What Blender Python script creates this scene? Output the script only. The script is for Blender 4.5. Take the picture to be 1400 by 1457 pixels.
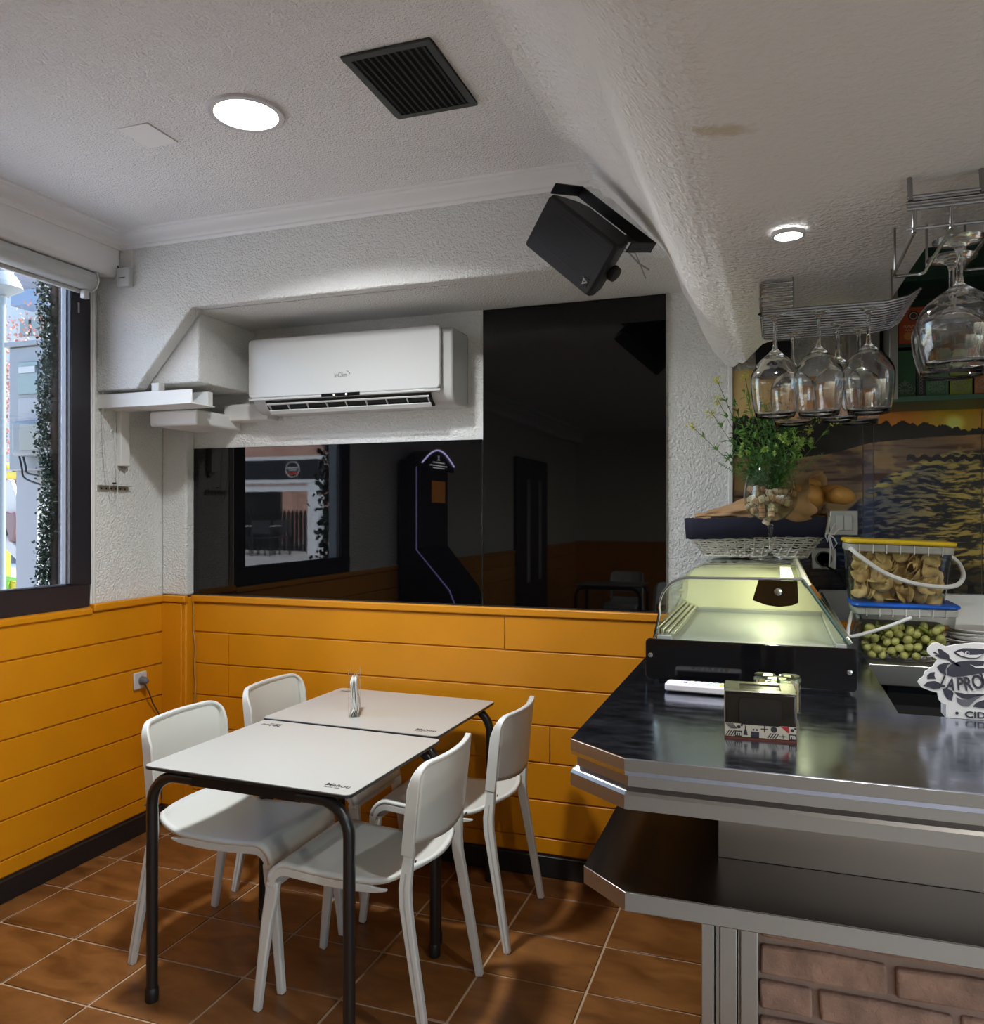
import bpy, bmesh, math, random
import numpy as np
from mathutils import Vector, Matrix
PI = math.pi
R = math.radians
random.seed(7)
for o in list(bpy.data.objects):
    bpy.data.objects.remove(o, do_unlink=True)
SC = bpy.context.scene
COL = SC.collection

# ------------------------------------------------------------------ camera
F = 1147.0
YAW = R(19.45)
CAMZ = 1.52
cam_d = bpy.data.cameras.new('camera')
cam_d.sensor_fit = 'HORIZONTAL'
cam_d.sensor_width = 36.0
cam_d.lens = 36.0 * F / 1400.0
cam_d.clip_start = 0.02
cam_d.clip_end = 200
cam = bpy.data.objects.new('camera', cam_d)
cam.location = (0, 0, CAMZ)
cam.rotation_euler = (PI / 2 + math.atan(3.5 / F), 0, YAW)
COL.objects.link(cam)
SC.camera = cam

# ------------------------------------------------------------------ world, sun, exposure
world = bpy.data.worlds.new('world')
SC.world = world
world.use_nodes = True
nt = world.node_tree
nt.nodes.clear()
wo = nt.nodes.new('ShaderNodeOutputWorld')
wb = nt.nodes.new('ShaderNodeBackground')
ws = nt.nodes.new('ShaderNodeTexSky')
ws.sky_type = 'NISHITA'
ws.sun_disc = False
ws.sun_elevation = R(48)
ws.sun_rotation = R(40)
wb.inputs['Strength'].default_value = 1.0
nt.links.new(ws.outputs[0], wb.inputs[0])
nt.links.new(wb.outputs[0], wo.inputs[0])


def lamp(name, kind, loc, energy, color=(1, 1, 1), rot=(0, 0, 0), size=None, sx=None, sy=None, **kw):
    d = bpy.data.lights.new(name, kind)
    d.energy = energy
    d.color = color
    if kind == 'AREA':
        if sx is not None:
            d.shape = 'RECTANGLE'
            d.size = sx
            d.size_y = sy
        else:
            d.shape = 'DISK'
            d.size = size
    elif size is not None:
        if kind == 'SUN':
            d.angle = size
        else:
            d.shadow_soft_size = size
    for k, v in kw.items():
        setattr(d, k, v)
    o = bpy.data.objects.new(name, d)
    o.location = loc
    o.rotation_euler = rot
    COL.objects.link(o)
    return o


# the sun stands high on the bar side of the house, so none of it falls indoors
lamp('sun', 'SUN', (0, 0, 20), 17, (1, .95, .88), (R(-36), R(30), 0), R(.6))
portal = lamp('window_daylight_portal', 'AREA', (-3.06, 2.13, 1.84), 1.0, rot=(0, R(-90), 0), sx=1.35, sy=1.2)
portal.data.cycles.is_portal = True
portal2 = lamp('added_window_daylight_portal', 'AREA', (2.76, -1.15, 1.32), 1.0, rot=(0, R(90), 0), sx=1.35, sy=4.8)  # samples daylight through the added window in the right wall
portal2.data.cycles.is_portal = True

SC.view_settings.view_transform = 'Standard'
SC.view_settings.look = 'None'
SC.view_settings.gamma = 1.0
SC.view_settings.use_curve_mapping = False
SC.view_settings.exposure = 0.18
cy = SC.cycles
cy.use_denoising = True
cy.max_bounces = 14
cy.diffuse_bounces = 5
cy.glossy_bounces = 6
cy.transmission_bounces = 14
cy.transparent_max_bounces = 24
cy.caustics_reflective = False
cy.caustics_refractive = False
cy.sample_clamp_indirect = 6.0
cy.blur_glossy = 0.5


# ------------------------------------------------------------------ pixel of the photograph -> point (at a known plane)
def at(u, v, X=None, Y=None, Z=None, t=None):
    s = (u - 700.0) / F
    k = (732.0 - v) / F
    dx = -math.sin(YAW) + s * math.cos(YAW)
    dy = math.cos(YAW) + s * math.sin(YAW)
    if X is not None:
        t = X / dx
    elif Y is not None:
        t = Y / dy
    elif Z is not None:
        t = (Z - CAMZ) / k
    return Vector((dx * t, dy * t, CAMZ + k * t))


# ------------------------------------------------------------------ materials
MATS = {}


def srgb(r, g, b):
    def f(c):
        c /= 255.0
        return c / 12.92 if c <= .04045 else ((c + .055) / 1.055) ** 2.4
    return (f(r), f(g), f(b), 1)


def mat(name, col, rough=.5, metal=0., bump=None, var=None, spec=None, emit=None, emit_s=0, coat=0, trans=0, ior=None, aniso=None, alpha=None):
    """bump = (scale, strength, distance[, detail]); var = (scale, amount)"""
    if name in MATS:
        return MATS[name]
    m = bpy.data.materials.new(name)
    m.use_nodes = True
    nt = m.node_tree
    b = nt.nodes['Principled BSDF']
    if len(col) == 3:
        col = (*col, 1)
    b.inputs['Base Color'].default_value = col
    b.inputs['Roughness'].default_value = rough
    b.inputs['Metallic'].default_value = metal
    if spec is not None:
        b.inputs['Specular IOR Level'].default_value = spec
    if ior:
        b.inputs['IOR'].default_value = ior
    if coat:
        b.inputs['Coat Weight'].default_value = coat
        b.inputs['Coat Roughness'].default_value = .05
    if trans:
        b.inputs['Transmission Weight'].default_value = trans
    if alpha is not None:
        b.inputs['Alpha'].default_value = alpha
    if emit:
        b.inputs['Emission Color'].default_value = (*emit[:3], 1)
        b.inputs['Emission Strength'].default_value = emit_s
    tc = nt.nodes.new('ShaderNodeTexCoord')
    if var:
        n = nt.nodes.new('ShaderNodeTexNoise')
        n.inputs['Scale'].default_value = var[0]
        n.inputs['Detail'].default_value = 5
        nt.links.new(tc.outputs['Object'], n.inputs['Vector'])
        mr = nt.nodes.new('ShaderNodeMapRange')
        mr.inputs[1].default_value = .3
        mr.inputs[2].default_value = .7
        mr.inputs[3].default_value = 1 - var[1]
        mr.inputs[4].default_value = 1 + var[1]
        nt.links.new(n.outputs['Fac'], mr.inputs[0])
        mx = nt.nodes.new('ShaderNodeVectorMath')
        mx.operation = 'SCALE'
        mx.inputs[0].default_value = col[:3]
        nt.links.new(mr.outputs[0], mx.inputs['Scale'])
        nt.links.new(mx.outputs[0], b.inputs['Base Color'])
    if bump:
        n = nt.nodes.new('ShaderNodeTexNoise')
        n.inputs['Scale'].default_value = bump[0]
        n.inputs['Detail'].default_value = bump[3] if len(bump) > 3 else 3
        n.inputs['Roughness'].default_value = .6
        if aniso:
            mp = nt.nodes.new('ShaderNodeMapping')
            mp.inputs['Scale'].default_value = aniso
            nt.links.new(tc.outputs['Object'], mp.inputs['Vector'])
            nt.links.new(mp.outputs[0], n.inputs['Vector'])
        else:
            nt.links.new(tc.outputs['Object'], n.inputs['Vector'])
        bp = nt.nodes.new('ShaderNodeBump')
        bp.inputs['Strength'].default_value = bump[1]
        bp.inputs['Distance'].default_value = bump[2]
        nt.links.new(n.outputs['Fac'], bp.inputs['Height'])
        nt.links.new(bp.outputs[0], b.inputs['Normal'])
    MATS[name] = m
    return m


def thin_glass(name, tint=(1, 1, 1), refl=1.0, rough=0.0, flute=None):
    m = bpy.data.materials.new(name)
    m.use_nodes = True
    nt = m.node_tree
    nt.nodes.clear()
    o = nt.nodes.new('ShaderNodeOutputMaterial')
    tr = nt.nodes.new('ShaderNodeBsdfTransparent')
    tr.inputs[0].default_value = (*tint, 1)
    gl = nt.nodes.new('ShaderNodeBsdfGlossy')
    gl.inputs['Roughness'].default_value = rough
    if flute:
        tc = nt.nodes.new('ShaderNodeTexCoord')
        mp = nt.nodes.new('ShaderNodeMapping')
        mp.inputs['Scale'].default_value = (1, 1, .08)
        n = nt.nodes.new('ShaderNodeTexNoise')
        n.inputs['Scale'].default_value = flute[0] * 2
        n.inputs['Detail'].default_value = 1
        bp = nt.nodes.new('ShaderNodeBump')
        bp.inputs['Strength'].default_value = flute[1]
        bp.inputs['Distance'].default_value = .004
        nt.links.new(tc.outputs['Object'], mp.inputs[0])
        nt.links.new(mp.outputs[0], n.inputs['Vector'])
        nt.links.new(n.outputs['Fac'], bp.inputs['Height'])
        nt.links.new(bp.outputs[0], gl.inputs['Normal'])
    ge = nt.nodes.new('ShaderNodeNewGeometry')
    dp = nt.nodes.new('ShaderNodeVectorMath')
    dp.operation = 'DOT_PRODUCT'
    nt.links.new(ge.outputs['Normal'], dp.inputs[0])
    nt.links.new(ge.outputs['Incoming'], dp.inputs[1])
    prev = dp.outputs['Value']
    for op, v in (('ABSOLUTE', None), ('SUBTRACT', 1.0), ('POWER', 5.0), ('MULTIPLY_ADD', .96)):
        k = nt.nodes.new('ShaderNodeMath')
        k.operation = op
        if op == 'SUBTRACT':
            k.inputs[0].default_value = 1.0
            nt.links.new(prev, k.inputs[1])
        else:
            nt.links.new(prev, k.inputs[0])
            if v is not None:
                k.inputs[1].default_value = v
            if op == 'MULTIPLY_ADD':
                k.inputs[2].default_value = .04
        prev = k.outputs[0]
    mu = nt.nodes.new('ShaderNodeMath')
    mu.operation = 'MULTIPLY'
    mu.use_clamp = True
    mu.inputs[1].default_value = refl
    mx = nt.nodes.new('ShaderNodeMixShader')
    nt.links.new(prev, mu.inputs[0])
    nt.links.new(mu.outputs[0], mx.inputs[0])
    nt.links.new(tr.outputs[0], mx.inputs[1])
    nt.links.new(gl.outputs[0], mx.inputs[2])
    nt.links.new(mx.outputs[0], o.inputs[0])
    MATS[name] = m
    return m


def vcol_mat(name, rough=.3, spec=.5):
    m = bpy.data.materials.new(name)
    m.use_nodes = True
    nt = m.node_tree
    b = nt.nodes['Principled BSDF']
    b.inputs['Roughness'].default_value = rough
    b.inputs['Specular IOR Level'].default_value = spec
    a = nt.nodes.new('ShaderNodeVertexColor')
    a.layer_name = 'Col'
    nt.links.new(a.outputs[0], b.inputs['Base Color'])
    return m


WHITE = (.76, .76, .74)
M_wall = mat('white_stucco', (.80, .81, .79), .85, bump=(105, 1, .013, 3))
M_ceil = mat('ceiling_popcorn', (.84, .84, .85), .9, bump=(120, 1, .010, 2))
M_smoothw = mat('white_paint', (.74, .74, .72), .55, bump=(30, .25, .002, 3))
M_corn = mat('cornice_paint', (.82, .82, .82), .6)
M_orange = mat('orange_paint', (.63, .24, .004), .38, bump=(14, .25, .002, 4), var=(3, .06))
M_blackp = mat('black_paint', (.012, .012, .013), .35, bump=(40, .5, .002))
M_frame = mat('dark_window_frame', (.018, .016, .022), .35)
M_plastic = mat('white_plastic', (.70, .71, .66), .38)
M_acw = mat('white_gloss_plastic', (.54, .55, .54), .22)
M_blackpl = mat('black_plastic', (.012, .012, .014), .45, bump=(400, .3, .0005), spec=.25)
M_bglass = mat('black_glass', (.0015, .0015, .002), .02, spec=.5)
M_laminate = mat('white_laminate', (.49, .49, .45), .28)
M_core = mat('black_core', (.015, .013, .012), .4)
M_tube = mat('black_tube', (.014, .013, .013), .3)
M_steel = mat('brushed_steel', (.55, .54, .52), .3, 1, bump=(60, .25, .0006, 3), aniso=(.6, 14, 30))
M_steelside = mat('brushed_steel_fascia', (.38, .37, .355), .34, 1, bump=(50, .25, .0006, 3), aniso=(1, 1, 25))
M_chrome = mat('chrome', (.72, .72, .72), .12, 1)
M_dark = mat('dark_interior', (.01, .01, .01), .8)
M_glass = mat('clear_glass', (1, 1, 1), 0.0, trans=1, ior=1.48)
M_pane = thin_glass('window_pane_glass', (.97, .98, .98), .8)
M_case = thin_glass('case_glass', (.95, .98, .94), 1.0)
M_stem = mat('stemware_glass', (1, 1, 1), 0.0, trans=1, ior=1.45, bump=(60, .2, .003, 1), aniso=(1, 1, .07))
M_tub = thin_glass('tub_plastic', (.86, .86, .84), 1.2, .15)
M_ink = mat('black_print', (.02, .02, .03), .5)
M_brick = mat('reclaimed_brick', (.36, .21, .15), .85, bump=(55, .9, .006, 6), var=(18, .3))


def build_tile_mat():
    m = bpy.data.materials.new('terracotta_tile')
    m.use_nodes = True
    nt = m.node_tree
    b = nt.nodes['Principled BSDF']
    b.inputs['Roughness'].default_value = .36
    tc = nt.nodes.new('ShaderNodeTexCoord')
    oi = nt.nodes.new('ShaderNodeObjectInfo')
    ad = nt.nodes.new('ShaderNodeVectorMath')
    ad.operation = 'ADD'
    sc = nt.nodes.new('ShaderNodeVectorMath')
    sc.operation = 'SCALE'
    sc.inputs[0].default_value = (7, 3, 5)
    nt.links.new(oi.outputs['Random'], sc.inputs['Scale'])
    nt.links.new(tc.outputs['Object'], ad.inputs[0])
    nt.links.new(sc.outputs[0], ad.inputs[1])
    mp = nt.nodes.new('ShaderNodeMapping')
    mp.inputs['Scale'].default_value = (1, 2.2, 1)
    mp.inputs['Rotation'].default_value = (0, 0, .5)
    nt.links.new(ad.outputs[0], mp.inputs[0])
    n = nt.nodes.new('ShaderNodeTexNoise')
    n.inputs['Scale'].default_value = 5
    n.inputs['Detail'].default_value = 7
    n.inputs['Distortion'].default_value = .6
    nt.links.new(mp.outputs[0], n.inputs['Vector'])
    cr = nt.nodes.new('ShaderNodeValToRGB')
    e = cr.color_ramp.elements
    e[0].position = .3
    e[0].color = (.115, .041, .009, 1)
    e[1].position = .72
    e[1].color = (.27, .115, .032, 1)
    nt.links.new(n.outputs['Fac'], cr.inputs[0])
    nt.links.new(cr.outputs[0], b.inputs['Base Color'])
    n2 = nt.nodes.new('ShaderNodeTexNoise')
    n2.inputs['Scale'].default_value = 25
    n2.inputs['Detail'].default_value = 5
    nt.links.new(tc.outputs['Object'], n2.inputs['Vector'])
    bp = nt.nodes.new('ShaderNodeBump')
    bp.inputs['Strength'].default_value = .35
    bp.inputs['Distance'].default_value = .002
    nt.links.new(n2.outputs['Fac'], bp.inputs['Height'])
    nt.links.new(bp.outputs[0], b.inputs['Normal'])
    MATS['tile'] = m
    return m


M_tile = build_tile_mat()
M_grout = mat('grout', (.50, .35, .22), .9)


def build_canopy_mat():
    """rough plaster, smoothed out on the flat part nearest the camera; a yellowish stain near the crease"""
    m = bpy.data.materials.new('canopy_plaster')
    m.use_nodes = True
    nt = m.node_tree
    b = nt.nodes['Principled BSDF']
    b.inputs['Roughness'].default_value = .85
    tc = nt.nodes.new('ShaderNodeTexCoord')
    sp = nt.nodes.new('ShaderNodeSeparateXYZ')
    nt.links.new(tc.outputs['Object'], sp.inputs[0])

    def mr(src, a, c, d, e, smooth=True):
        k = nt.nodes.new('ShaderNodeMapRange')
        k.interpolation_type = 'SMOOTHSTEP' if smooth else 'LINEAR'
        for i, v in enumerate((a, c, d, e)):
            k.inputs[i + 1].default_value = v
        nt.links.new(src, k.inputs[0])
        return k.outputs[0]

    def mth(op, a, bb):
        k = nt.nodes.new('ShaderNodeMath')
        k.operation = op
        for i, v in enumerate((a, bb)):
            if isinstance(v, float):
                k.inputs[i].default_value = v
            else:
                nt.links.new(v, k.inputs[i])
        return k.outputs[0]
    fy = mr(sp.outputs[1], 1.40, 1.56, 0, 1)
    fx = mr(sp.outputs[0], -.06, -.13, 0, 1)
    rough = mth('MAXIMUM', fy, fx)
    stren = mr(rough, 0, 1, .22, 1, False)
    n = nt.nodes.new('ShaderNodeTexNoise')
    n.inputs['Scale'].default_value = 85
    n.inputs['Detail'].default_value = 3
    nt.links.new(tc.outputs['Object'], n.inputs['Vector'])
    bp = nt.nodes.new('ShaderNodeBump')
    bp.inputs['Distance'].default_value = .011
    nt.links.new(n.outputs['Fac'], bp.inputs['Height'])
    nt.links.new(stren, bp.inputs['Strength'])
    nt.links.new(bp.outputs[0], b.inputs['Normal'])
    # stain
    vm = nt.nodes.new('ShaderNodeVectorMath')
    vm.operation = 'DISTANCE'
    mp = nt.nodes.new('ShaderNodeMapping')
    mp.inputs['Scale'].default_value = (1, 2.4, 0)
    nt.links.new(tc.outputs['Object'], mp.inputs[0])
    nt.links.new(mp.outputs[0], vm.inputs[0])
    sx, sy = -.075, 1.185
    vm.inputs[1].default_value = (sx, sy * 2.4, 0)
    n3 = nt.nodes.new('ShaderNodeTexNoise')
    n3.inputs['Scale'].default_value = 60
    nt.links.new(tc.outputs['Object'], n3.inputs['Vector'])
    dd = mth('ADD', vm.outputs['Value'], mth('MULTIPLY', n3.outputs['Fac'], .05))
    st = mr(dd, .085, .045, 0, .55)
    mx = nt.nodes.new('ShaderNodeMix')
    mx.data_type = 'RGBA'
    mx.inputs[6].default_value = (.84, .84, .83, 1)
    mx.inputs[7].default_value = (.50, .42, .22, 1)
    nt.links.new(st, mx.inputs[0])
    nt.links.new(mx.outputs[2], b.inputs['Base Color'])
    return m


M_canopy = build_canopy_mat()


# ------------------------------------------------------------------ mesh builder
def spline(pts, n=6):
    P = [Vector(p) for p in pts]
    out = []
    for i in range(len(P) - 1):
        a, b, c, d = P[max(i - 1, 0)], P[i], P[i + 1], P[min(i + 2, len(P) - 1)]
        for k in range(n):
            t = k / n
            out.append(.5 * ((2 * b) + (c - a) * t + (2 * a - 5 * b + 4 * c - d) * t * t + (3 * b - a - 3 * c + d) * t ** 3))
    out.append(P[-1])
    return out


class MB:
    def __init__(s):
        s.v = []
        s.f = []

    def add(s, vs, fs):
        k = len(s.v)
        s.v += [tuple(p) for p in vs]
        s.f += [tuple(i + k for i in f) for f in fs]
        return s

    def box(s, x0, x1, y0, y1, z0, z1, M=None):
        vs = [Vector((x, y, z)) for z in (z0, z1) for y in (y0, y1) for x in (x0, x1)]
        if M is not None:
            vs = [M @ p for p in vs]
        return s.add(vs, [(0, 2, 3, 1), (4, 5, 7, 6), (0, 1, 5, 4), (2, 6, 7, 3), (0, 4, 6, 2), (1, 3, 7, 5)])

    def prism(s, poly, d0, d1, axis='z', M=None):
        """poly of 2d points extruded along axis. axis x: (y,z), y: (x,z), z: (x,y)"""
        def mk(p, d):
            a, b = p
            q = {'x': (d, a, b), 'y': (a, d, b), 'z': (a, b, d)}[axis]
            q = Vector(q)
            return M @ q if M is not None else q
        n = len(poly)
        vs = [mk(p, d0) for p in poly] + [mk(p, d1) for p in poly]
        fs = [tuple(range(n))[::-1], tuple(range(n, 2 * n))]
        fs += [(i, (i + 1) % n, n + (i + 1) % n, n + i) for i in range(n)]
        return s.add(vs, fs)

    def tube(s, path, r, n=10, caps=True, closed=False, M=None):
        P = [Vector(p) for p in path]
        if M is not None:
            P = [M @ p for p in P]
        rs = r if isinstance(r, (list, tuple)) else [r] * len(P)
        m = len(P)
        T = []
        for i in range(m):
            if closed:
                t = P[(i + 1) % m] - P[i - 1]
            else:
                t = P[min(i + 1, m - 1)] - P[max(i - 1, 0)]
            T.append(t.normalized() if t.length > 1e-9 else Vector((0, 0, 1)))
        up = Vector((0, 0, 1)) if abs(T[0].z) < .9 else Vector((1, 0, 0))
        a = T[0].cross(up).normalized()
        vs = []
        for i in range(m):
            a = (a - T[i] * a.dot(T[i])).normalized()
            b = T[i].cross(a)
            for k in range(n):
                w = 2 * PI * k / n
                vs.append(P[i] + (a * math.cos(w) + b * math.sin(w)) * rs[i])
        fs = []
        for i in range(m if closed else m - 1):
            j = (i + 1) % m
            for k in range(n):
                l = (k + 1) % n
                fs.append((i * n + k, i * n + l, j * n + l, j * n + k))
        if caps and not closed:
            fs.append(tuple(range(n))[::-1])
            fs.append(tuple((m - 1) * n + k for k in range(n)))
        return s.add(vs, fs)

    def sweep(s, path, section, side, M=None):
        """section: list of (a,b): a along 'side' vector (fixed or per point), b along side x tangent"""
        P = [Vector(p) for p in path]
        m = len(P)
        n = len(section[0]) if isinstance(section[0][0], (list, tuple)) else len(section)
        vs = []
        for i in range(m):
            t = (P[min(i + 1, m - 1)] - P[max(i - 1, 0)]).normalized()
            sd = Vector(side[i] if isinstance(side[0], (list, tuple, Vector)) else side)
            sd = (sd - t * sd.dot(t)).normalized()
            b = sd.cross(t)
            sec = section[i] if isinstance(section[0][0], (list, tuple)) else section
            for (p, q) in sec:
                w = P[i] + sd * p + b * q
                vs.append(M @ w if M is not None else w)
        fs = [(i * n + k, i * n + (k + 1) % n, (i + 1) * n + (k + 1) % n, (i + 1) * n + k) for i in range(m - 1) for k in range(n)]
        fs += [tuple(range(n))[::-1], tuple((m - 1) * n + k for k in range(n))]
        return s.add(vs, fs)

    def lathe(s, prof, n=24, c=(0, 0, 0), M=None, sx=1, sy=1):
        vs = []
        for (r, z) in prof:
            for k in range(n):
                w = 2 * PI * k / n
                p = Vector((c[0] + r * sx * math.cos(w), c[1] + r * sy * math.sin(w), c[2] + z))
                vs.append(M @ p if M is not None else p)
        m = len(prof)
        fs = [(i * n + k, i * n + (k + 1) % n, (i + 1) * n + (k + 1) % n, (i + 1) * n + k) for i in range(m - 1) for k in range(n)]
        if prof[0][0] > 1e-6:
            fs.append(tuple(range(n))[::-1])
        if prof[-1][0] > 1e-6:
            fs.append(tuple((m - 1) * n + k for k in range(n)))
        return s.add(vs, fs)

    def ball(s, c, r, n=10, m=7, M=None, sz=1.0):
        prof = [(r * math.sin(PI * i / m), -r * sz * math.cos(PI * i / m)) for i in range(m + 1)]
        return s.lathe(prof, n, c, M)

    def grid(s, fn, nu, nv):
        vs = [fn(i / (nu - 1), j / (nv - 1)) for j in range(nv) for i in range(nu)]
        fs = [(j * nu + i, j * nu + i + 1, (j + 1) * nu + i + 1, (j + 1) * nu + i) for j in range(nv - 1) for i in range(nu - 1)]
        return s.add(vs, fs)

    def build(s, name, m, parent=None, bevel=0, seg=2, smooth=False, solid=0, off=-1, subd=0, autos=None, merge=False):
        me = bpy.data.meshes.new(name)
        me.from_pydata(s.v, [], s.f)
        bm = bmesh.new()
        bm.from_mesh(me)
        if merge or True:
            bmesh.ops.remove_doubles(bm, verts=bm.verts, dist=1e-6)
        bmesh.ops.recalc_face_normals(bm, faces=bm.faces)
        bm.to_mesh(me)
        bm.free()
        if m is not None:
            me.materials.append(m)
        o = bpy.data.objects.new(name, me)
        COL.objects.link(o)
        if parent is not None:
            o.parent = parent
        if solid:
            md = o.modifiers.new('solid', 'SOLIDIFY')
            md.thickness = solid
            md.offset = off
        if bevel:
            md = o.modifiers.new('bevel', 'BEVEL')
            md.width = bevel
            md.segments = seg
            md.limit_method = 'ANGLE'
            md.angle_limit = R(35)
        if subd:
            md = o.modifiers.new('sub', 'SUBSURF')
            md.levels = subd
            md.render_levels = subd
        if smooth or bevel:
            for p in me.polygons:
                p.use_smooth = True
            try:
                me.set_sharp_from_angle(angle=R(40 if autos is None else autos))
            except Exception:
                pass
        return o


def rrect(x0, x1, y0, y1, r, n=5):
    pts = []
    for (cx, cyy, a0) in ((x1 - r, y0 + r, -90), (x1 - r, y1 - r, 0), (x0 + r, y1 - r, 90), (x0 + r, y0 + r, 180)):
        for k in range(n + 1):
            a = R(a0 + 90 * k / n)
            pts.append((cx + r * math.cos(a), cyy + r * math.sin(a)))
    return pts


def tag(o, label=None, cat=None, group=None, kind=None):
    if label:
        o['label'] = label
    if cat:
        o['category'] = cat
    if group:
        o['group'] = group
    if kind:
        o['kind'] = kind
    return o


def thing(name, label, cat, loc=(0, 0, 0), rz=0, group=None, rot=None):
    o = bpy.data.objects.new(name, None)
    COL.objects.link(o)
    o.location = loc
    o.rotation_euler = rot if rot else (0, 0, rz)
    o.empty_display_size = .05
    return tag(o, label, cat, group)


KIDS = {}


def copy_tree(o, parent=None):
    c = o.copy()
    COL.objects.link(c)
    if parent is not None:
        c.parent = parent
    for ch in list(o.children):
        copy_tree(ch, c)
    return c


def struct(o, label=None):
    o['kind'] = 'structure'
    if label:
        o['label'] = label
    return o


def text(name, s, size, m, parent, loc, rot, ext=.0004, align='LEFT', shear=0, bold=0, spacing=1.0, sx=1.0):
    d = bpy.data.curves.new(name, 'FONT')
    d.body = s
    d.size = size
    d.extrude = ext
    d.align_x = align
    d.shear = shear
    d.offset = bold
    d.space_character = spacing
    d.resolution_u = 3
    d.materials.append(m)
    tmp = bpy.data.objects.new('tmp', d)
    me = bpy.data.meshes.new_from_object(tmp)
    bpy.data.objects.remove(tmp)
    o = bpy.data.objects.new(name, me)
    COL.objects.link(o)
    o.location = loc
    o.rotation_euler = rot
    o.scale = (sx, 1, 1)
    if parent is not None:
        o.parent = parent
    return o


# ================================================================== THE ROOM
XL = -2.889      # left wall
YB = 3.30        # back wall
YF = 2.83        # front of the ceiling beam over the back wall
YE = -5.4        # far end of the room behind the camera
XR = 2.6
ZC = 2.75

floor = struct(MB().box(XL - .12, XR + .1, YE - .1, YB + .1, -.12, -.004).build('floor', M_grout), 'terracotta tiled floor with pale grout')
tile_me = None
px, py = .36, .29
x_lines = [-.573 + px * k for k in range(-7, 3)]
y_lines = [3.10 - py * k for k in range(-1, 9)]
for a in x_lines:
    for b in y_lines:
        x0, x1, y0, y1 = a + .0042, a + px - .0042, b + .0042, b + py - .0042
        x0 = max(x0, XL)
        y1 = min(y1, YB)
        if x1 - x0 < .02 or y1 - y0 < .02:
            continue
        if (x0 > XL) and (y1 < YB):
            if tile_me is None:
                t0 = MB().box(-px / 2 + .0042, px / 2 - .0042, -py / 2 + .0042, py / 2 - .0042, -.0035, 0).build('tile', M_tile, floor, bevel=.002, seg=1)
                tile_me = t0.data
                to = t0
            else:
                to = t0.copy()
                COL.objects.link(to)
            to.location = ((x0 + x1) / 2, (y0 + y1) / 2, random.uniform(-.0006, .0004))
        else:
            MB().box(x0, x1, y0, y1, -.0035, 0).build('tile', M_tile, floor, bevel=.002, seg=1)
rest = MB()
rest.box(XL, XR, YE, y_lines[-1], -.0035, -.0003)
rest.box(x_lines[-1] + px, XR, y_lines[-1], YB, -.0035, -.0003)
rest.build('unseen_floor_covering', mat('pale_bounce_floor', (.36, .35, .33), .5, var=(4, .08)), floor)  # unseen floor, made pale to bounce light up onto the canopy

# ---- ceiling
ceiling = struct(MB().box(XL - .3, XR + .1, YE - .1, YB + .1, ZC, ZC + .15).build('ceiling', M_ceil), 'textured white ceiling')

# ---- back wall: slab, and the deep beam hanging from the ceiling in front of it
wall_back = struct(MB().box(XL - .3, XR + .1, YB, YB + .15, -.1, ZC).build('wall_back', M_wall), 'white stucco back wall')
bm = MB()
xa = -2.367      # left side of the air conditioner's recess
zs = 2.41        # underside of the beam
xd, zd = -2.665, 2.075
bm.prism([(XL, ZC), (XL, zd), (xd, zd), (xa, zs), (-.2, zs), (-.2, ZC)], YF, YF + .06, 'y')
bm.prism([(XL, ZC), (XL, zs - .01), (xa - .03, zs - .01), (xa, zs), (-.2, zs), (-.2, ZC)], YF + .06, YB, 'y')
struct(bm.build('beam', M_wall, None, bevel=.006), 'deep white stucco beam over the back wall')
duct = MB().box(XL, xa - .015, YF + .065, YB, 2.10, zs - .005)
struct(duct.build('trim_1', M_wall, None, bevel=.006), 'boxed-in white duct left of the air conditioner')

# corner column
struct(MB().box(XL, -2.739, 3.239, YB, 1.12, 2.10).build('column', M_wall, None, bevel=.01), 'narrow white boxed corner column')

# wainscot planks of the back wall
ZJ = [.09, .158, .315, .472, .63, .785, .94, 1.085]
XW0 = -2.735


def planks(parent, axis, a0, a1, plane, zlist, thick, sgn, splits=()):
    """rows of planks between a0 and a1 along axis ('x' back wall / 'y' left wall)"""
    for i in range(len(zlist) - 1):
        z0, z1 = zlist[i] + .0025, zlist[i + 1] - .0025
        cuts = [a0] + [c for (row, c) in splits if row == i] + [a1]
        for k in range(len(cuts) - 1):
            p0, p1 = cuts[k] + (.0015 if k else 0), cuts[k + 1] - (.0015 if k < len(cuts) - 2 else 0)
            d = thick + random.uniform(-.0012, .0012)
            b = MB()
            if axis == 'x':
                b.box(p0, p1, plane - d, plane, z0, z1)
            else:
                b.box(plane, plane + d, p0, p1, z0, z1)
            b.build('plank', M_orange, parent, bevel=.003, seg=2)


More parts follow.
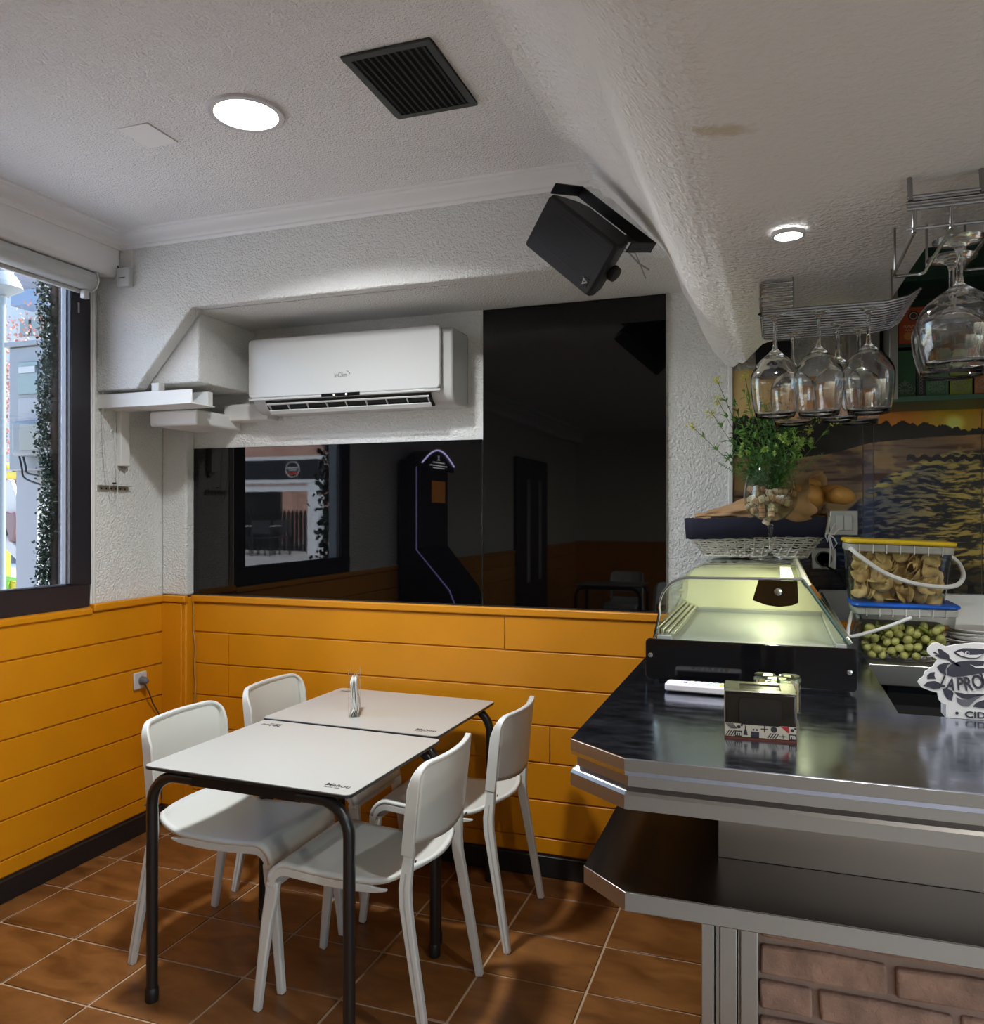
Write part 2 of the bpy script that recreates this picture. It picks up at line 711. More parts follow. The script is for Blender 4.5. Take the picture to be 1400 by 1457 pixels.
wains_back = struct(MB().box(XW0, XR, YB - .012, YB, 0, 1.118).build('trim_2', M_orange), 'orange painted plank wainscot on the back wall')
planks(wains_back, 'x', XW0 + .004, XR, YB - .012, ZJ, .010, 1, [(4, -2.52), (5, -2.52), (2, -1.9), (3, -.9), (6, -1.1)])
MB().box(XW0, XR, YB - .034, YB - .012, 1.088, 1.122).build('cap_rail', M_orange, wains_back, bevel=.006)
cw = struct(MB().box(XL + .012, -2.739 + .006, 3.239 - .008, YB - .013, 0, 1.112).build('trim_3', M_orange, None, bevel=.006), 'orange boarding round the corner column')
MB().box(XL + .02, -2.75, 3.217, 3.231, .09, 1.085).build('plank', M_orange, cw, bevel=.004)
MB().box(XL + .012, -2.739 + .014, 3.21, 3.239, 1.088, 1.122).build('cap_rail', M_orange, cw, bevel=.006)
struct(MB().box(XW0, XR, YB - .040, YB - .012, 0, .088).build('baseboard_back', M_blackp, None, bevel=.004), 'black baseboard below the back wainscot')

# ---- left wall with its window
WY0, WY1, WZ0, WZ1 = 1.48, 2.785, 1.11, 2.60
lw = MB()
lw.box(XL - .16, XL, WY1, YB, -.1, ZC)
lw.box(XL - .16, XL, YE, WY0, -.1, ZC)
lw.box(XL - .16, XL, WY0, WY1, -.1, WZ0)
lw.box(XL - .16, XL, WY0, WY1, WZ1, ZC)
wall_left = struct(lw.build('wall_left', M_wall), 'white stucco left wall')
wains_left = struct(MB().box(XL, XL + .012, YE, 3.239, 0, 1.108).build('trim_4', M_orange), 'orange painted plank wainscot on the left wall')
planks(wains_left, 'y', YE, 3.229, XL + .012, ZJ, .010, 1, [(0, 1.2), (2, .6), (4, 1.5), (5, .2)])
MB().box(XL, XL + .034, WY1 + .004, 3.235, 1.088, 1.122).build('cap_rail', M_orange, wains_left, bevel=.006)
MB().box(XL, XL + .03, YE, WY1, 1.076, 1.105).build('cap_rail', M_orange, wains_left, bevel=.006)
struct(MB().box(XL + .012, XL + .042, YE, 3.22, 0, .088).build('baseboard_left', M_blackp, None, bevel=.004), 'black baseboard below the left wainscot')
# pelmet beam over the window, blind
pel = MB().prism([(XL, ZC), (XL, 2.585), (XL + .11, 2.575), (XL + .135, 2.60), (XL + .139, ZC)], YE, YF, 'y')
struct(pel.build('trim_5', M_corn, None, bevel=.01, seg=3), 'white boxed pelmet above the window')

# window
win = struct(MB().box(XL - .045, XL - .035, WY0 + .02, WY0 + .03, WZ0 + .02, WZ0 + .03).build('window_1', M_frame), 'large dark framed window with a view of the square')
fw = .105
fr = MB()
for (y0, y1, z0, z1) in ((WY0, WY1, WZ0, WZ0 + fw), (WY0, WY1, WZ1 - fw * .6, WZ1), (WY0, WY0 + fw, WZ0 + fw, WZ1 - fw * .6), (WY1 - fw, WY1, WZ0 + fw, WZ1 - fw * .6)):
    fr.box(XL - .035, XL + .012, y0, y1, z0, z1)
fr.build('window_frame', M_frame, win, bevel=.006)
g2 = MB()
gy0, gy1, gz0, gz1 = WY0 + fw, WY1 - fw, WZ0 + fw, WZ1 - fw * .6
g2.box(XL - .036, XL - .012, gy1 - .005, gy1, gz0, gz1).box(XL - .036, XL - .012, gy0, gy0 + .005, gz0, gz1).box(XL - .036, XL - .012, gy0, gy1, gz0, gz0 + .004)
g2.build('inner_bead', mat('grey_bead', (.16, .16, .18), .4, .3), win)
MB().box(XL - .030, XL - .026, gy0 + .004, gy1 - .004, gz0 + .004, gz1).build('pane', M_pane, win)
MB().box(XL + .012, XL + .02, WY1 - .075, WY1 - .068, 2.40, 2.445).build('handle', mat('grey_metal', (.5, .5, .5), .4, .5), win)
struct(MB().box(XL, XL + .012, WY1 + .002, WY1 + .03, 1.12, 2.58).build('trim_6', M_smoothw, None, bevel=.004), 'white strip beside the window frame')
struct(MB().box(XL, XL + .02, WY1 + .008, WY1 + .024, 1.12, 2.58).build('trim_7', M_smoothw, None, bevel=.006), 'white conduit beside the window frame')

# blind cassette
bl = thing('roller_blind', 'white roller blind cassette mounted above the window', 'blind', (XL, 2.0, 2.54))
bl_p = [(.012 + .0, -.04), (.012, .045), (.06, .045), (.095, .03), (.105, 0), (.095, -.03), (.07, -.045), (.04, -.045)]
MB().prism([(a, b) for a, b in bl_p], -1.0, .735, 'y').build('cassette', M_acw, bl, bevel=.006)
MB().box(.03, .05, -1.0, .70, -.06, -.045).build('bottom_bar', M_acw, bl, bevel=.003)
MB().prism([(a * 1.04, b * 1.1) for a, b in bl_p], .735, .741, 'y').build('end_cap', M_plastic, bl, bevel=.002)
MB().box(.05, .075, .69, .72, -.085, -.045, Matrix.Rotation(.0, 4, 'X')).build('bracket', M_acw, bl, bevel=.004)
chain = MB()
cpts = [(XL + .035, 2.80, 2.50), (XL + .03, 2.83, 2.2), (XL + .026, 2.85, 1.8), (XL + .028, 2.885, 1.62), (XL + .03, 2.905, 1.60), (XL + .03, 2.925, 1.66), (XL + .03, 2.905, 1.95), (XL + .03, 2.86, 2.3), (XL + .034, 2.81, 2.50)]
chain.tube(spline(cpts), .0016, 5)
tag(chain.build('blind_chain', M_acw, None, smooth=True), 'thin white pull chain looped beside the window', 'chain')

# ---- cornice
prof = [(0, 0), (.006, 0), (.014, .008), (.014, .016), (.03, .026), (.055, .033), (.072, .040), (.075, .048), (.088, .050), (.09, .058), (0, .058)]
# profile: (out from wall, up from z=2.692)
z0c = 2.692
cb = MB()
xc0 = XL + .139


def mitre_loop(path):
    """path: list of (x,y,nx,ny) corner point and outward direction of offset"""
    m = len(path)
    vs = []
    for (x, y, nx, ny) in path:
        for (o_, u_) in prof:
            vs.append((x + nx * o_, y + ny * o_, z0c + u_))
    n = len(prof)
    fs = [(i * n + k, i * n + (k + 1) % n, (i + 1) * n + (k + 1) % n, (i + 1) * n + k) for i in range(m - 1) for k in range(n)]
    return vs, fs


vs, fs = mitre_loop([(xc0, YE, 1, 0), (xc0, YF, 1, -1), (-.62, YF, 0, -1)])
cb.add(vs, fs)
struct(cb.build('trim_8', M_corn, None, smooth=True, autos=25), 'white moulded cornice round the ceiling')

# ---- end walls
er = MB().box(XL - .16, XR + .1, YE - .12, YE, -.1, ZC)
wall_front = struct(er.build('wall_front', M_wall), 'white wall at the far end of the room')
struct(MB().box(XL, XR, YE, YE + .02, 0, 1.12).build('trim_9', M_orange), 'orange wainscot at the far end of the room')
rw = MB()
QY0, QY1, QZ0, QZ1 = -3.6, 1.3, .62, 2.03
rw.box(XR, XR + .12, QY1, YB + .1, -.1, ZC).box(XR, XR + .12, YE - .1, QY0, -.1, ZC)
rw.box(XR, XR + .12, QY0, QY1, -.1, QZ0).box(XR, XR + .12, QY0, QY1, QZ1, ZC)
struct(rw.build('wall_right', M_wall), 'white wall behind the bar with an opening for the added window')
win2 = MB()  # window added out of view to bring daylight to the bar and canopy
for (y0, y1, z0, z1) in ((QY0, QY1, QZ0, QZ0 + .06), (QY0, QY1, QZ1 - .06, QZ1), (QY0, QY0 + .06, QZ0, QZ1), (QY1 - .06, QY1, QZ0, QZ1), (-1.2, -1.14, QZ0, QZ1)):
    win2.box(XR + .02, XR + .09, y0, y1, z0, z1)
win2 = struct(win2.build('window_added', M_frame), 'window added for daylight fill behind the camera, out of view')
MB().box(XR + .05, XR + .055, QY0, QY1, QZ0, QZ1).build('pane', M_pane, win2)
struct(MB().box(XR + .12, XR + 2.3, QY0 - 1, QY1 + 2.5, 2.35, 2.40).build('roof_awning_added', mat('added_awning_cloth', (.5, .5, .48), .8), None), 'awning added to keep the sun out of the added window, out of view')  # added out of view to block direct sun from the added window
# street door in the left wall behind the camera (seen in the black glass)
dr = struct(MB().box(XL + .0, XL + .05, -3.65, -2.35, 0, 2.2).build('door_1', M_frame, None, bevel=.01), 'dark framed street door')
for y0 in (-3.35, -2.85):
    MB().box(XL + .05, XL + .055, y0, y0 + .12, .7, 1.95).build('pane', mat('frosted_pane', (.45, .48, .5), .5), dr)

# ---- plaster canopy over the bar
prof_x = [(-.66, 2.75), (-.652, 2.722), (-.628, 2.716), (-.618, 2.684), (-.590, 2.676), (-.580, 2.650), (-.552, 2.64), (-.50, 2.585), (-.43, 2.505), (-.36, 2.42), (-.31, 2.325), (-.27, 2.23), (-.235, 2.165), (-.19, 2.115), (-.145, 2.083), (-.10, 2.066), (-.04, 2.06), (.10, 2.06), (.20, 2.06), (.265, 2.06), (.28, 2.06), (.5, 2.06), (1.2, 2.06), (XR, 2.06)]


def yback(x):
    if x <= -.17:
        return YB
    if x <= -.04:
        return 3.3 + (x + .17) / .13 * (2.645 - 3.3)
    if x <= .265:
        return 2.645 + (x + .04) / .305 * (2.23 - 2.645)
    if x <= .281:
        return 2.23 + (x - .265) / .015 * (1.80 - 2.23)
    return 1.80


XS = []
for i in range(len(prof_x) - 1):
    (xa_, za_), (xb_, zb_) = prof_x[i], prof_x[i + 1]
    k = 3 if xb_ - xa_ < .35 and i > 6 else 1
    for j in range(k):
        w = j / k
        XS.append((xa_ + (xb_ - xa_) * w, za_ + (zb_ - za_) * w))
XS.append(prof_x[-1])
NY = 60
cn = MB()
vs = []
rng = random.Random(3)
for (x, z) in XS:
    yb_ = yback(x)
    for j in range(NY):
        y = YE + (yb_ - YE) * (j / (NY - 1)) ** .6
        wob = 0
        if x > -.55:
            wob = .006 * math.sin(3.1 * y + 5 * x) + .004 * math.sin(7.3 * y + 2 * x) * min(1, (x + .55) * 4)
        if x > -.12:
            s_ = max(0, min(1, (y - 1.40) / .22))
            wob = wob * .4 - .012 * s_ * s_ * (3 - 2 * s_)
        vs.append((x, y, z + wob))
nX = len(XS)
fs = [(i * NY + j, (i + 1) * NY + j, (i + 1) * NY + j + 1, i * NY + j + 1) for i in range(nX - 1) for j in range(NY - 1)]
base = len(vs)
for i, (x, z) in enumerate(XS):
    vs.append((x, yback(x), ZC))
fs += [(i * NY + NY - 1, (i + 1) * NY + NY - 1, base + i + 1, base + i) for i in range(nX - 1)]
cn.add(vs, fs)
canopy = struct(cn.build('ceiling_canopy', M_canopy, None, smooth=True, autos=50), 'lowered white plaster ceiling over the bar')

# ================================================================== ceiling fittings
M_em = mat('lamp_diffuser', (1, 1, 1), .5, emit=(1, .97, .93), emit_s=14)


def downlight(name, label, loc, r, power, col=(1, .95, .88), spot=None, group=None):
    t = thing(name, label, 'light', loc, group=group)
    MB().lathe([(r * .80, -.001), (r * .83, -.008), (r * .97, -.008), (r, -.003), (r, .0)], 40).build('trim_ring', mat('lamp_trim', (.62, .62, .64), .4), t, smooth=True)
    MB().lathe([(0, -.004), (r * .8, -.004), (r * .8, 0), (0, 0)], 36).build('diffuser', M_em, t)
    L = lamp(name + '_lamp', 'AREA', (loc[0], loc[1], loc[2] - .012), power, col, size=r * 1.5)
    if spot:
        L.data.spread = spot
    return t


downlight('ceiling_light', 'large round recessed ceiling light glowing over the tables', (-1.531, 2.075, ZC), .116, 28, (.97, .98, 1), R(145))
dl = at(1122, 332, Z=2.041)
dlz = 2.06 - .012 + .4 * (.006 * math.sin(3.1 * dl.y + 5 * dl.x) + .004 * math.sin(7.3 * dl.y + 2 * dl.x) * min(1, (dl.x + .55) * 4)) - .0012
downlight('spotlight', 'small round spotlight glowing in the lowered ceiling over the bar', (dl.x, dl.y, dlz), .030, 7, (.96, .97, 1.0), R(160))
downlight('spotlight', 'small fill spotlight added over the bar beside the camera, out of view', (.95, .55, 2.045), .033, 16, (1, .93, .82), R(160))  # fill lamp added out of view for the bar and canopy
downlight('spotlight', 'small fill spotlight added over the bar right of the glasses, out of view', (1.15, 1.62, 2.040), .033, 8, (1, .93, .84), R(160))  # added fill lamp, brightens the bar from outside the frame

downlight('ceiling_light', 'round ceiling fill light added over the bar behind the camera', (.9, -1.6, 2.045), .116, 42, (.97, .98, 1), R(150))  # large fill lamp added behind the camera to brighten the bar side
# vent
vt = thing('ceiling_vent', 'square black metal air vent set in the ceiling', 'vent', (-.972, 2.077, ZC))
hw, hl = .131, .178
v_ = MB()
b_ = .022
v_.box(-hw, hw, -hl, -hl + b_, -.008, 0).box(-hw, hw, hl - b_, hl, -.008, 0).box(-hw, -hw + b_, -hl + b_, hl - b_, -.008, 0).box(hw - b_, hw, -hl + b_, hl - b_, -.008, 0)
v_.build('frame', mat('vent_metal', (.03, .035, .035), .45), vt, bevel=.002)
MB().box(-hw + b_, hw - b_, -hl + b_, hl - b_, -.001, 0).build('backing', M_dark, vt)
s0 = None
for k in range(11):
    x = -hw + b_ + .010 + k * (2 * (hw - b_) - .02) / 10
    if s0 is None:
        s0 = MB().prism([(-.008, -.001), (.004, -.0085), (.006, -.0075), (-.006, 0)], -hl + b_, hl - b_, 'y').build('slat', mat('vent_slat', (.014, .016, .017), .4), vt)
        so = s0
    else:
        so = s0.copy()
        COL.objects.link(so)
    so.location = (x, 0, 0)
# blank cover plate
p = [at(203, 168, Z=ZC), at(250, 161, Z=ZC), at(282, 181, Z=ZC), at(235, 189, Z=ZC)]
tag(MB().box(-1.98, -1.86, 2.02, 2.16, ZC - .004, ZC).build('cover_plate', M_corn, None, bevel=.002), 'thin white blank cover plate on the ceiling beside the round light', 'cover plate')

# ================================================================== black glass panels
yp = YB - .012
bgp = thing('black_glass', 'wide low black glass panel under the air conditioner', 'glass panel', (0, 0, 0), group=None)
MB().box(-2.735, -1.207, yp, YB - .001, 1.126, 1.847).build('glass', M_bglass, bgp, bevel=.0012, seg=1)
MB().box(-2.735, -1.207, yp - .004, yp + .002, 1.122, 1.128).build('edge_strip', M_core, bgp)
bgp2 = thing('black_glass', 'tall black glass panel reaching up to the beam', 'glass panel', (0, 0, 0))
MB().box(-1.203, -.42, yp, YB - .001, 1.126, 2.408).build('glass', M_bglass, bgp2, bevel=.0012, seg=1)
MB().box(-1.203, -.42, yp - .004, yp + .002, 1.122, 1.128).build('edge_strip', M_core, bgp2)

# ================================================================== air conditioner
ac = thing('air_conditioner', 'long white wall air conditioner in the recess above the black glass', 'air conditioner', (-1.775, YB, 1.985))
AH = .33
hx = .497
body = [(-.0, .0), (-.0, AH - .005), (-.165, AH - .005), (-.18, AH - .02), (-.178, .075), (-.17, .045), (-.15, .02), (-.12, .004), (-.10, 0)]
MB().prism(body, -hx, hx, 'x').build('body', M_acw, ac, bevel=.012, seg=3)
fp = rrect(-hx - .002 + .0, hx - .045, .062, AH, .022)
pan = MB().prism(fp, -.205, -.186, 'y')
pan.build('front_panel', M_acw, ac, bevel=.007, seg=3)
MB().box(-hx + .01, hx - .06, -.187, -.176, .068, AH - .01).build('gap', M_dark, ac)
# open outlet with its vanes and louver
MB().prism([(-.186, .062), (-.179, .046), (-.158, .020), (-.128, .000), (-.126, .02), (-.165, .06)], -hx + .075, hx - .10, 'x').build('outlet', M_dark, ac)
MB().prism([(-.205, .062), (-.203, .052), (-.188, .050), (-.186, .062)], -hx + .0, hx - .045, 'x').build('lower_lip', M_acw, ac, bevel=.002)
MB().prism([(-.163, .008), (-.161, .012), (-.148, -.003), (-.150, -.007)], -hx + .085, hx - .105, 'x').build('louver', M_acw, ac, bevel=.001)
v0 = None
for k in range(9):
    if v0 is None:
        v0 = MB().prism([(-.184, .036), (-.174, .026), (-.160, .012), (-.156, .020), (-.170, .040)], 0, .004, 'x').build('vane', M_acw, ac)
        vo = v0
    else:
        vo = v0.copy()
        COL.objects.link(vo)
    vo.location = (-hx + .09 + k * (2 * hx - .205) / 8, 0, 0)
MB().prism([(-.1865, .036), (-.1855, .039), (-.181, .034), (-.182, .031)], -hx + .085, hx - .105, 'x').build('louver_rail', M_acw, ac)
MB().box(-.115, .075, -.2065, -.19, .052, .066).build('display_strip', mat('black_gloss', (.005, .005, .006), .1), ac, bevel=.001)
MB().lathe([(0, 0), (.0045, 0), (.0045, .001), (0, .001)], 12, M=Matrix.Translation((-.05, -.2068, .059)) @ Matrix.Rotation(PI / 2, 4, 'X')).build('indicator', mat('led', (1, 1, 1), .4, emit=(1, 1, 1), emit_s=1.5), ac)
MB().lathe([(0, 0), (.0045, 0), (.0045, .001), (0, .001)], 12, M=Matrix.Translation((.01, -.2068, .059)) @ Matrix.Rotation(PI / 2, 4, 'X')).build('indicator', MATS['led'], ac)
text('lettering', 'InClim', .028, mat('grey_print', (.22, .22, .22), .5), ac, (-.05, -.2062, .135), (PI / 2, 0, 0), sx=.85)
arc = [(.012 + .016 * math.cos(R(a)), -.2062, .143 + .016 * math.sin(R(a))) for a in range(10, 100, 12)]
MB().tube(arc, .0014, 6).build('logo_arc', MATS['grey_print'], ac)
MB().box(hx - .0005, hx + .0015, -.012, -.004, .02, .31).build('seam', mat('seam_grey', (.3, .3, .3), .7), ac)

# trunking and shelf boards left of the AC
tb = thing('cable_trunking', 'white trunking running from the corner boards to the air conditioner', 'trunking', (0, 0, 0))
MB().box(-2.50, -2.25, YB - .085, YB - .001, 1.965, 2.045).build('duct', M_smoothw, tb, bevel=.006)
MB().box(-2.73, -2.46, 2.98, YB - .002, 1.925, 1.995).build('duct_end', M_smoothw, tb, bevel=.012, seg=3)
tc_ = thing('cable_trunking', 'white open channel board under the boxed duct by the window', 'trunking', (0, 0, 0))
MB().box(XL + .001, -2.37, YF + .005, YF + .012, 1.998, 2.06).box(XL + .001, -2.37, YF + .012, YF + .16, 1.998, 2.004).build('channel', M_smoothw, tc_, bevel=.002)
MB().box(-2.80, -2.40, YF + .15, YF + .18, 2.01, 2.07).build('channel_back', M_smoothw, tc_)
MB().box(-2.60, -2.56, YF + .02, YF + .06, 2.004, 2.10).build('clip', M_acw, tc_, bevel=.003)

# box, sensor, hook on the left wall / beam
jb = thing('junction_box', 'small white square box on the beam in the window corner', 'junction box', (0, 0, 0))
jp = at(181, 396, Y=YF)
MB().box(jp.x - .036, jp.x + .036, YF - .03, YF - .001, jp.z - .042, jp.z + .042).build('box', M_acw, jb, bevel=.006, seg=3)
MB().box(jp.x - .022, jp.x + .014, YF - .0308, YF - .030, jp.z - .006, jp.z - .001).build('marking', mat('grey_mark', (.1, .1, .12), .6), jb)
MB().tube([(jp.x - .03, YF - .02, jp.z + .04), (jp.x - .045, YF - .012, jp.z + .06), (jp.x - .065, YF - .02, jp.z + .07)], .003, 6).build('cable', M_blackpl, jb, smooth=True)
MB().tube([(jp.x + .028, YF - .004, jp.z + .042), (jp.x + .03, YF - .004, 2.69)], .004, 6).build('conduit', M_smoothw, jb, smooth=True)
sn = thing('wall_sensor', 'narrow white device hanging on the left wall near the corner', 'sensor', (0, 0, 0))
a1_, a2_ = at(165, 600, X=XL), at(178, 664, X=XL)
MB().box(XL + .001, XL + .03, a1_.y, a2_.y, a2_.z, a1_.z + .10).build('housing', M_smoothw, sn, bevel=.004)
MB().prism([(a1_.y + .004, a2_.z), (a2_.y - .002, a2_.z), (a2_.y - .012, a2_.z - .028)], XL + .006, XL + .012, 'x').build('tip', mat('dull_metal', (.4, .38, .34), .5, .6), sn)
hk = thing('wall_bracket', 'perforated metal strip bracket on the left wall below the device', 'bracket', (0, 0, 0))
b1_, b2_ = at(143, 690, X=XL + .02), at(186, 690, X=XL + .02)
hb = MB().box(XL + .001, XL + .028, b1_.y, b2_.y, b1_.z - .003, b1_.z).box(XL + .001, XL + .004, b1_.y, b2_.y, b1_.z - .028, b1_.z)
hb.build('plate', mat('dull_metal2', (.45, .43, .38), .45, .4), hk)
MB().tube([(XL + .002, (b1_.y + b2_.y) / 2, b1_.z + .012), (XL + .02, (b1_.y + b2_.y) / 2, b1_.z + .012)], .003, 6).build('peg', M_blackpl, hk)
for k in range(6):
    yy = b1_.y + .02 + k * (b2_.y - b1_.y - .04) / 5
    MB().lathe([(0, 0), (.004, 0), (.004, .001), (0, .001)], 8, M=Matrix.Translation((XL + .0042, yy, b1_.z - .015)) @ Matrix.Rotation(PI / 2, 4, 'Y')).build('hole', M_dark, hk)

# socket and plug on the left wall
sk = thing('wall_socket', 'white socket with a grey plug on the left orange wainscot', 'socket', (0, 0, 0))
sp_ = at(198, 968, X=XL + .022)
MB().box(XL + .022, XL + .034, sp_.y - .041, sp_.y + .041, sp_.z - .041, sp_.z + .041).build('plate', M_acw, sk, bevel=.006, seg=3)
MB().lathe([(0, 0), (.022, 0), (.022, .002), (0, .002)], 24, M=Matrix.Translation((XL + .034, sp_.y + .004, sp_.z)) @ Matrix.Rotation(PI / 2, 4, 'Y')).build('socket_well', mat('grey_plastic', (.25, .25, .26), .5), sk)
pg = MB().lathe([(.018, 0), (.018, .02), (.012, .032), (.006, .036)], 18, M=Matrix.Translation((XL + .035, sp_.y + .004, sp_.z)) @ Matrix.Rotation(PI / 2, 4, 'Y')).build('plug', mat('plug_grey', (.12, .12, .13), .5), sk, smooth=True)
cb_ = MB().tube([(XL + .05, sp_.y + .004, sp_.z - .01), (XL + .055, sp_.y + .03, sp_.z - .06), (XL + .04, sp_.y + .07, sp_.z - .12), (XL + .035, sp_.y + .12, sp_.z - .19), (XL + .033, sp_.y + .14, .12)], .0032, 6)
tag(cb_.build('power_cable', mat('cable_grey', (.06, .06, .06), .5), None, smooth=True), 'dark cable running down from the plug on the left wall', 'cable')
wv = []
for k in range(26):
    z = 1.118 - k * 1.05 / 25
    wv.append((-2.728 + .004 * math.sin(k * 1.3) + (.018 if z < 1.1 else 0) * math.sin((1.1 - z) * 4), YB - (.03 if z < 1.13 else .016), z))
tag(MB().tube(wv, .0042, 6).build('wall_cable', mat('cable_orange', (.42, .22, .05), .5), None, smooth=True), 'painted cable running down the corner by the black glass', 'cable')
tag(MB().box(-2.764, -2.741, YB - .022, YB - .013, 1.125, 1.93).build('corner_conduit', M_smoothw, None, bevel=.004), 'narrow white conduit strip at the left edge of the black glass', 'conduit')

# ================================================================== loudspeaker
e_r = Vector((math.cos(YAW), math.sin(YAW), 0))
e_f = Vector((-math.sin(YAW), math.cos(YAW), 0))
e_u = Vector((0, 0, 1))


def cv(a, b, c):
    return e_r * a + e_u * b + e_f * c


lx = cv(.68, -.68, -.32).normalized()
sy_ = cv(.43, .70, -.57)
sy_ = (sy_ - lx * sy_.dot(lx)).normalized()
nz = lx.cross(sy_)      # points away from the camera?
if nz.dot(e_f) > 0:
    nz = -nz
# local: x = long axis, y = outward face normal, z = short axis
cen = at(811, 349, t=2.55)
Msp = Matrix((lx, nz, sy_)).transposed().to_4x4()
spk = thing('loudspeaker', 'black wall loudspeaker tilted on its bracket under the beam', 'loudspeaker')
spk.matrix_world = Matrix.Translation(cen) @ Msp
hl_, hw_ = .148, .092
pts = [(-hl_, 0), (hl_, 0), (hl_ - .002, -.03), (hl_ - .03, -.115), (hl_ - .065, -.15), (-hl_ + .065, -.15), (-hl_ + .03, -.115), (-hl_ + .002, -.03)]
MB().prism(pts, -hw_, hw_, 'z').build('cabinet', M_blackpl, spk, bevel=.010, seg=3)
M_grille = mat('speaker_grille', (.022, .022, .026), .6, bump=(900, 1, .002, 0), spec=.25)
MB().prism([(a, b) for a, b in rrect(-hl_ + .004, hl_ - .004, -hw_ + .004, hw_ - .004, .012)], .0, .010, 'y').build('grille', M_grille, spk, bevel=.005)
for zz, x0, x1 in ((.062, -.10, .135), (-.028, -.105, .085), (-.052, -.11, .07)):
    MB().box(x0, x1, .0098, .0108, zz - .002, zz + .002).build('groove', M_dark, spk)
bd = MB().box(.098, .126, .010, .012, -.070, -.042).build('badge', mat('badge_black', (.01, .01, .01), .3), spk, bevel=.002)
tri = MB()
for sc_ in (1.0, .55):
    q = [(.112 + sc_ * .011 * math.cos(a), .0128, -.056 + sc_ * .011 * math.sin(a)) for a in (R(45 + 90), R(45 + 210), R(45 + 330))]
    tri.tube(q, .0011, 5, closed=True)
tri.build('logo', mat('silver_print', (.8, .8, .8), .4), spk)
br = MB()
bw = hl_ + .018
pth = [(-bw, -.03, 0), (-bw, -.19, 0), (bw, -.19, 0), (bw, -.03, 0)]
for i in range(3):
    a, b = Vector(pth[i]), Vector(pth[i + 1])
    mn = [min(a[k], b[k]) for k in range(3)]
    mx_ = [max(a[k], b[k]) for k in range(3)]
    br.box(mn[0] - .0025, mx_[0] + .0025, mn[1] - .0025, mx_[1] + .0025, .082, .118)
br.build('bracket', M_blackpl, spk, bevel=.002)
for sx_ in (-1, 1):
    MB().lathe([(.024, 0), (.026, .004), (.024, .02), (.012, .024)], 20, M=Matrix.Translation((sx_ * (hl_ - .002), -.055, 0)) @ Matrix.Rotation(sx_ * PI / 2, 4, 'Y')).build('knob', M_blackpl, spk, smooth=True)
MB().tube([(-.02, -.19, 0), (.0, -.24, .03), (.05, -.30, .06)], .012, 8).build('mount_arm', M_blackpl, spk, smooth=True)
wr = MB().tube([(.02, -.14, .05), (.08, -.19, .045), (.15, -.20, .03), (.17, -.25, .02)], .003, 6).tube([(.02, -.14, .03), (.06, -.2, .02), (.12, -.2, .05), (.19, -.22, .0)], .002, 6)
wr.build('cable', mat('wire_grey', (.35, .35, .35), .4), spk, smooth=True)

# ================================================================== tables
ZT = .74


def make_table(label, cx, cyy, W, D, rz):
    t = thing('dining_table', label, 'table', (cx, cyy, 0), rz, 'white cafe tables')
    MB().prism(rrect(-W / 2, W / 2, -D / 2, D / 2, .022), ZT - .011, ZT - .0018, 'z').build('tabletop_core', M_core, t, bevel=.002)
    MB().prism(rrect(-W / 2 + .0015, W / 2 - .0015, -D / 2 + .0015, D / 2 - .0015, .021), ZT - .0018, ZT, 'z').build('tabletop', M_laminate, t)
    r = .0175
    for sx in (-1, 1):
        for sy in (-1, 1):
            x, y = sx * (W / 2 - .015), sy * (D / 2 - .025)
            pth = [(x, y, .03), (x, y, ZT - .125)]
            for k in range(1, 9):
                a = R(90 * k / 8)
                pth.append((x - sx * .095 * (1 - math.cos(a)), y, ZT - .125 + .095 * math.sin(a)))
            pth.append((x - sx * .17, y, ZT - .030))
            lg = MB().tube(pth, r, 14).build('leg', M_tube, t, smooth=True)
            MB().lathe([(.019, 0), (.0205, .004), (.0205, .04), (.0185, .044)], 16, (x, y, 0)).build('foot_cap', M_core, lg, smooth=True)
    fr_ = MB()
    for sy in (-1, 1):
        y = sy * (D / 2 - .025)
        fr_.box(-W / 2 + .17, W / 2 - .17, y - .012, y + .012, ZT - .046, ZT - .012)
    for sx in (-1, 1):
        x = sx * (W / 2 - .19)
        fr_.box(x - .012, x + .012, -D / 2 + .04, D / 2 - .04, ZT - .042, ZT - .012)
    fr_.build('frame', M_tube, t, bevel=.002)
    # printed marks in two opposite corners
    Mg = mat('table_print', (.06, .05, .05), .5)
    for sgn in (1, -1):
        rot = 0 if sgn > 0 else PI
        ox, oy = W / 2 - .115, -D / 2 + .052
        text('lettering', 'Mahou', .03, Mg, t, (sgn * ox, sgn * oy, ZT + .0002), (0, 0, rot + R(24) * 0 + PI / 2 * 0), ext=.0002, bold=.0006)
        text('lettering', 'DESDE 1890', .010, Mg, t, (sgn * (ox + .004), sgn * (oy - .013), ZT + .0002), (0, 0, rot), ext=.0002)
    return t


make_table('white table with black legs nearest the camera', -1.478, 2.292, .742, .605, R(-2))
make_table('white table with black legs near the back wall carrying the napkins', -1.487, 2.905, .742, .575, R(-1.5))

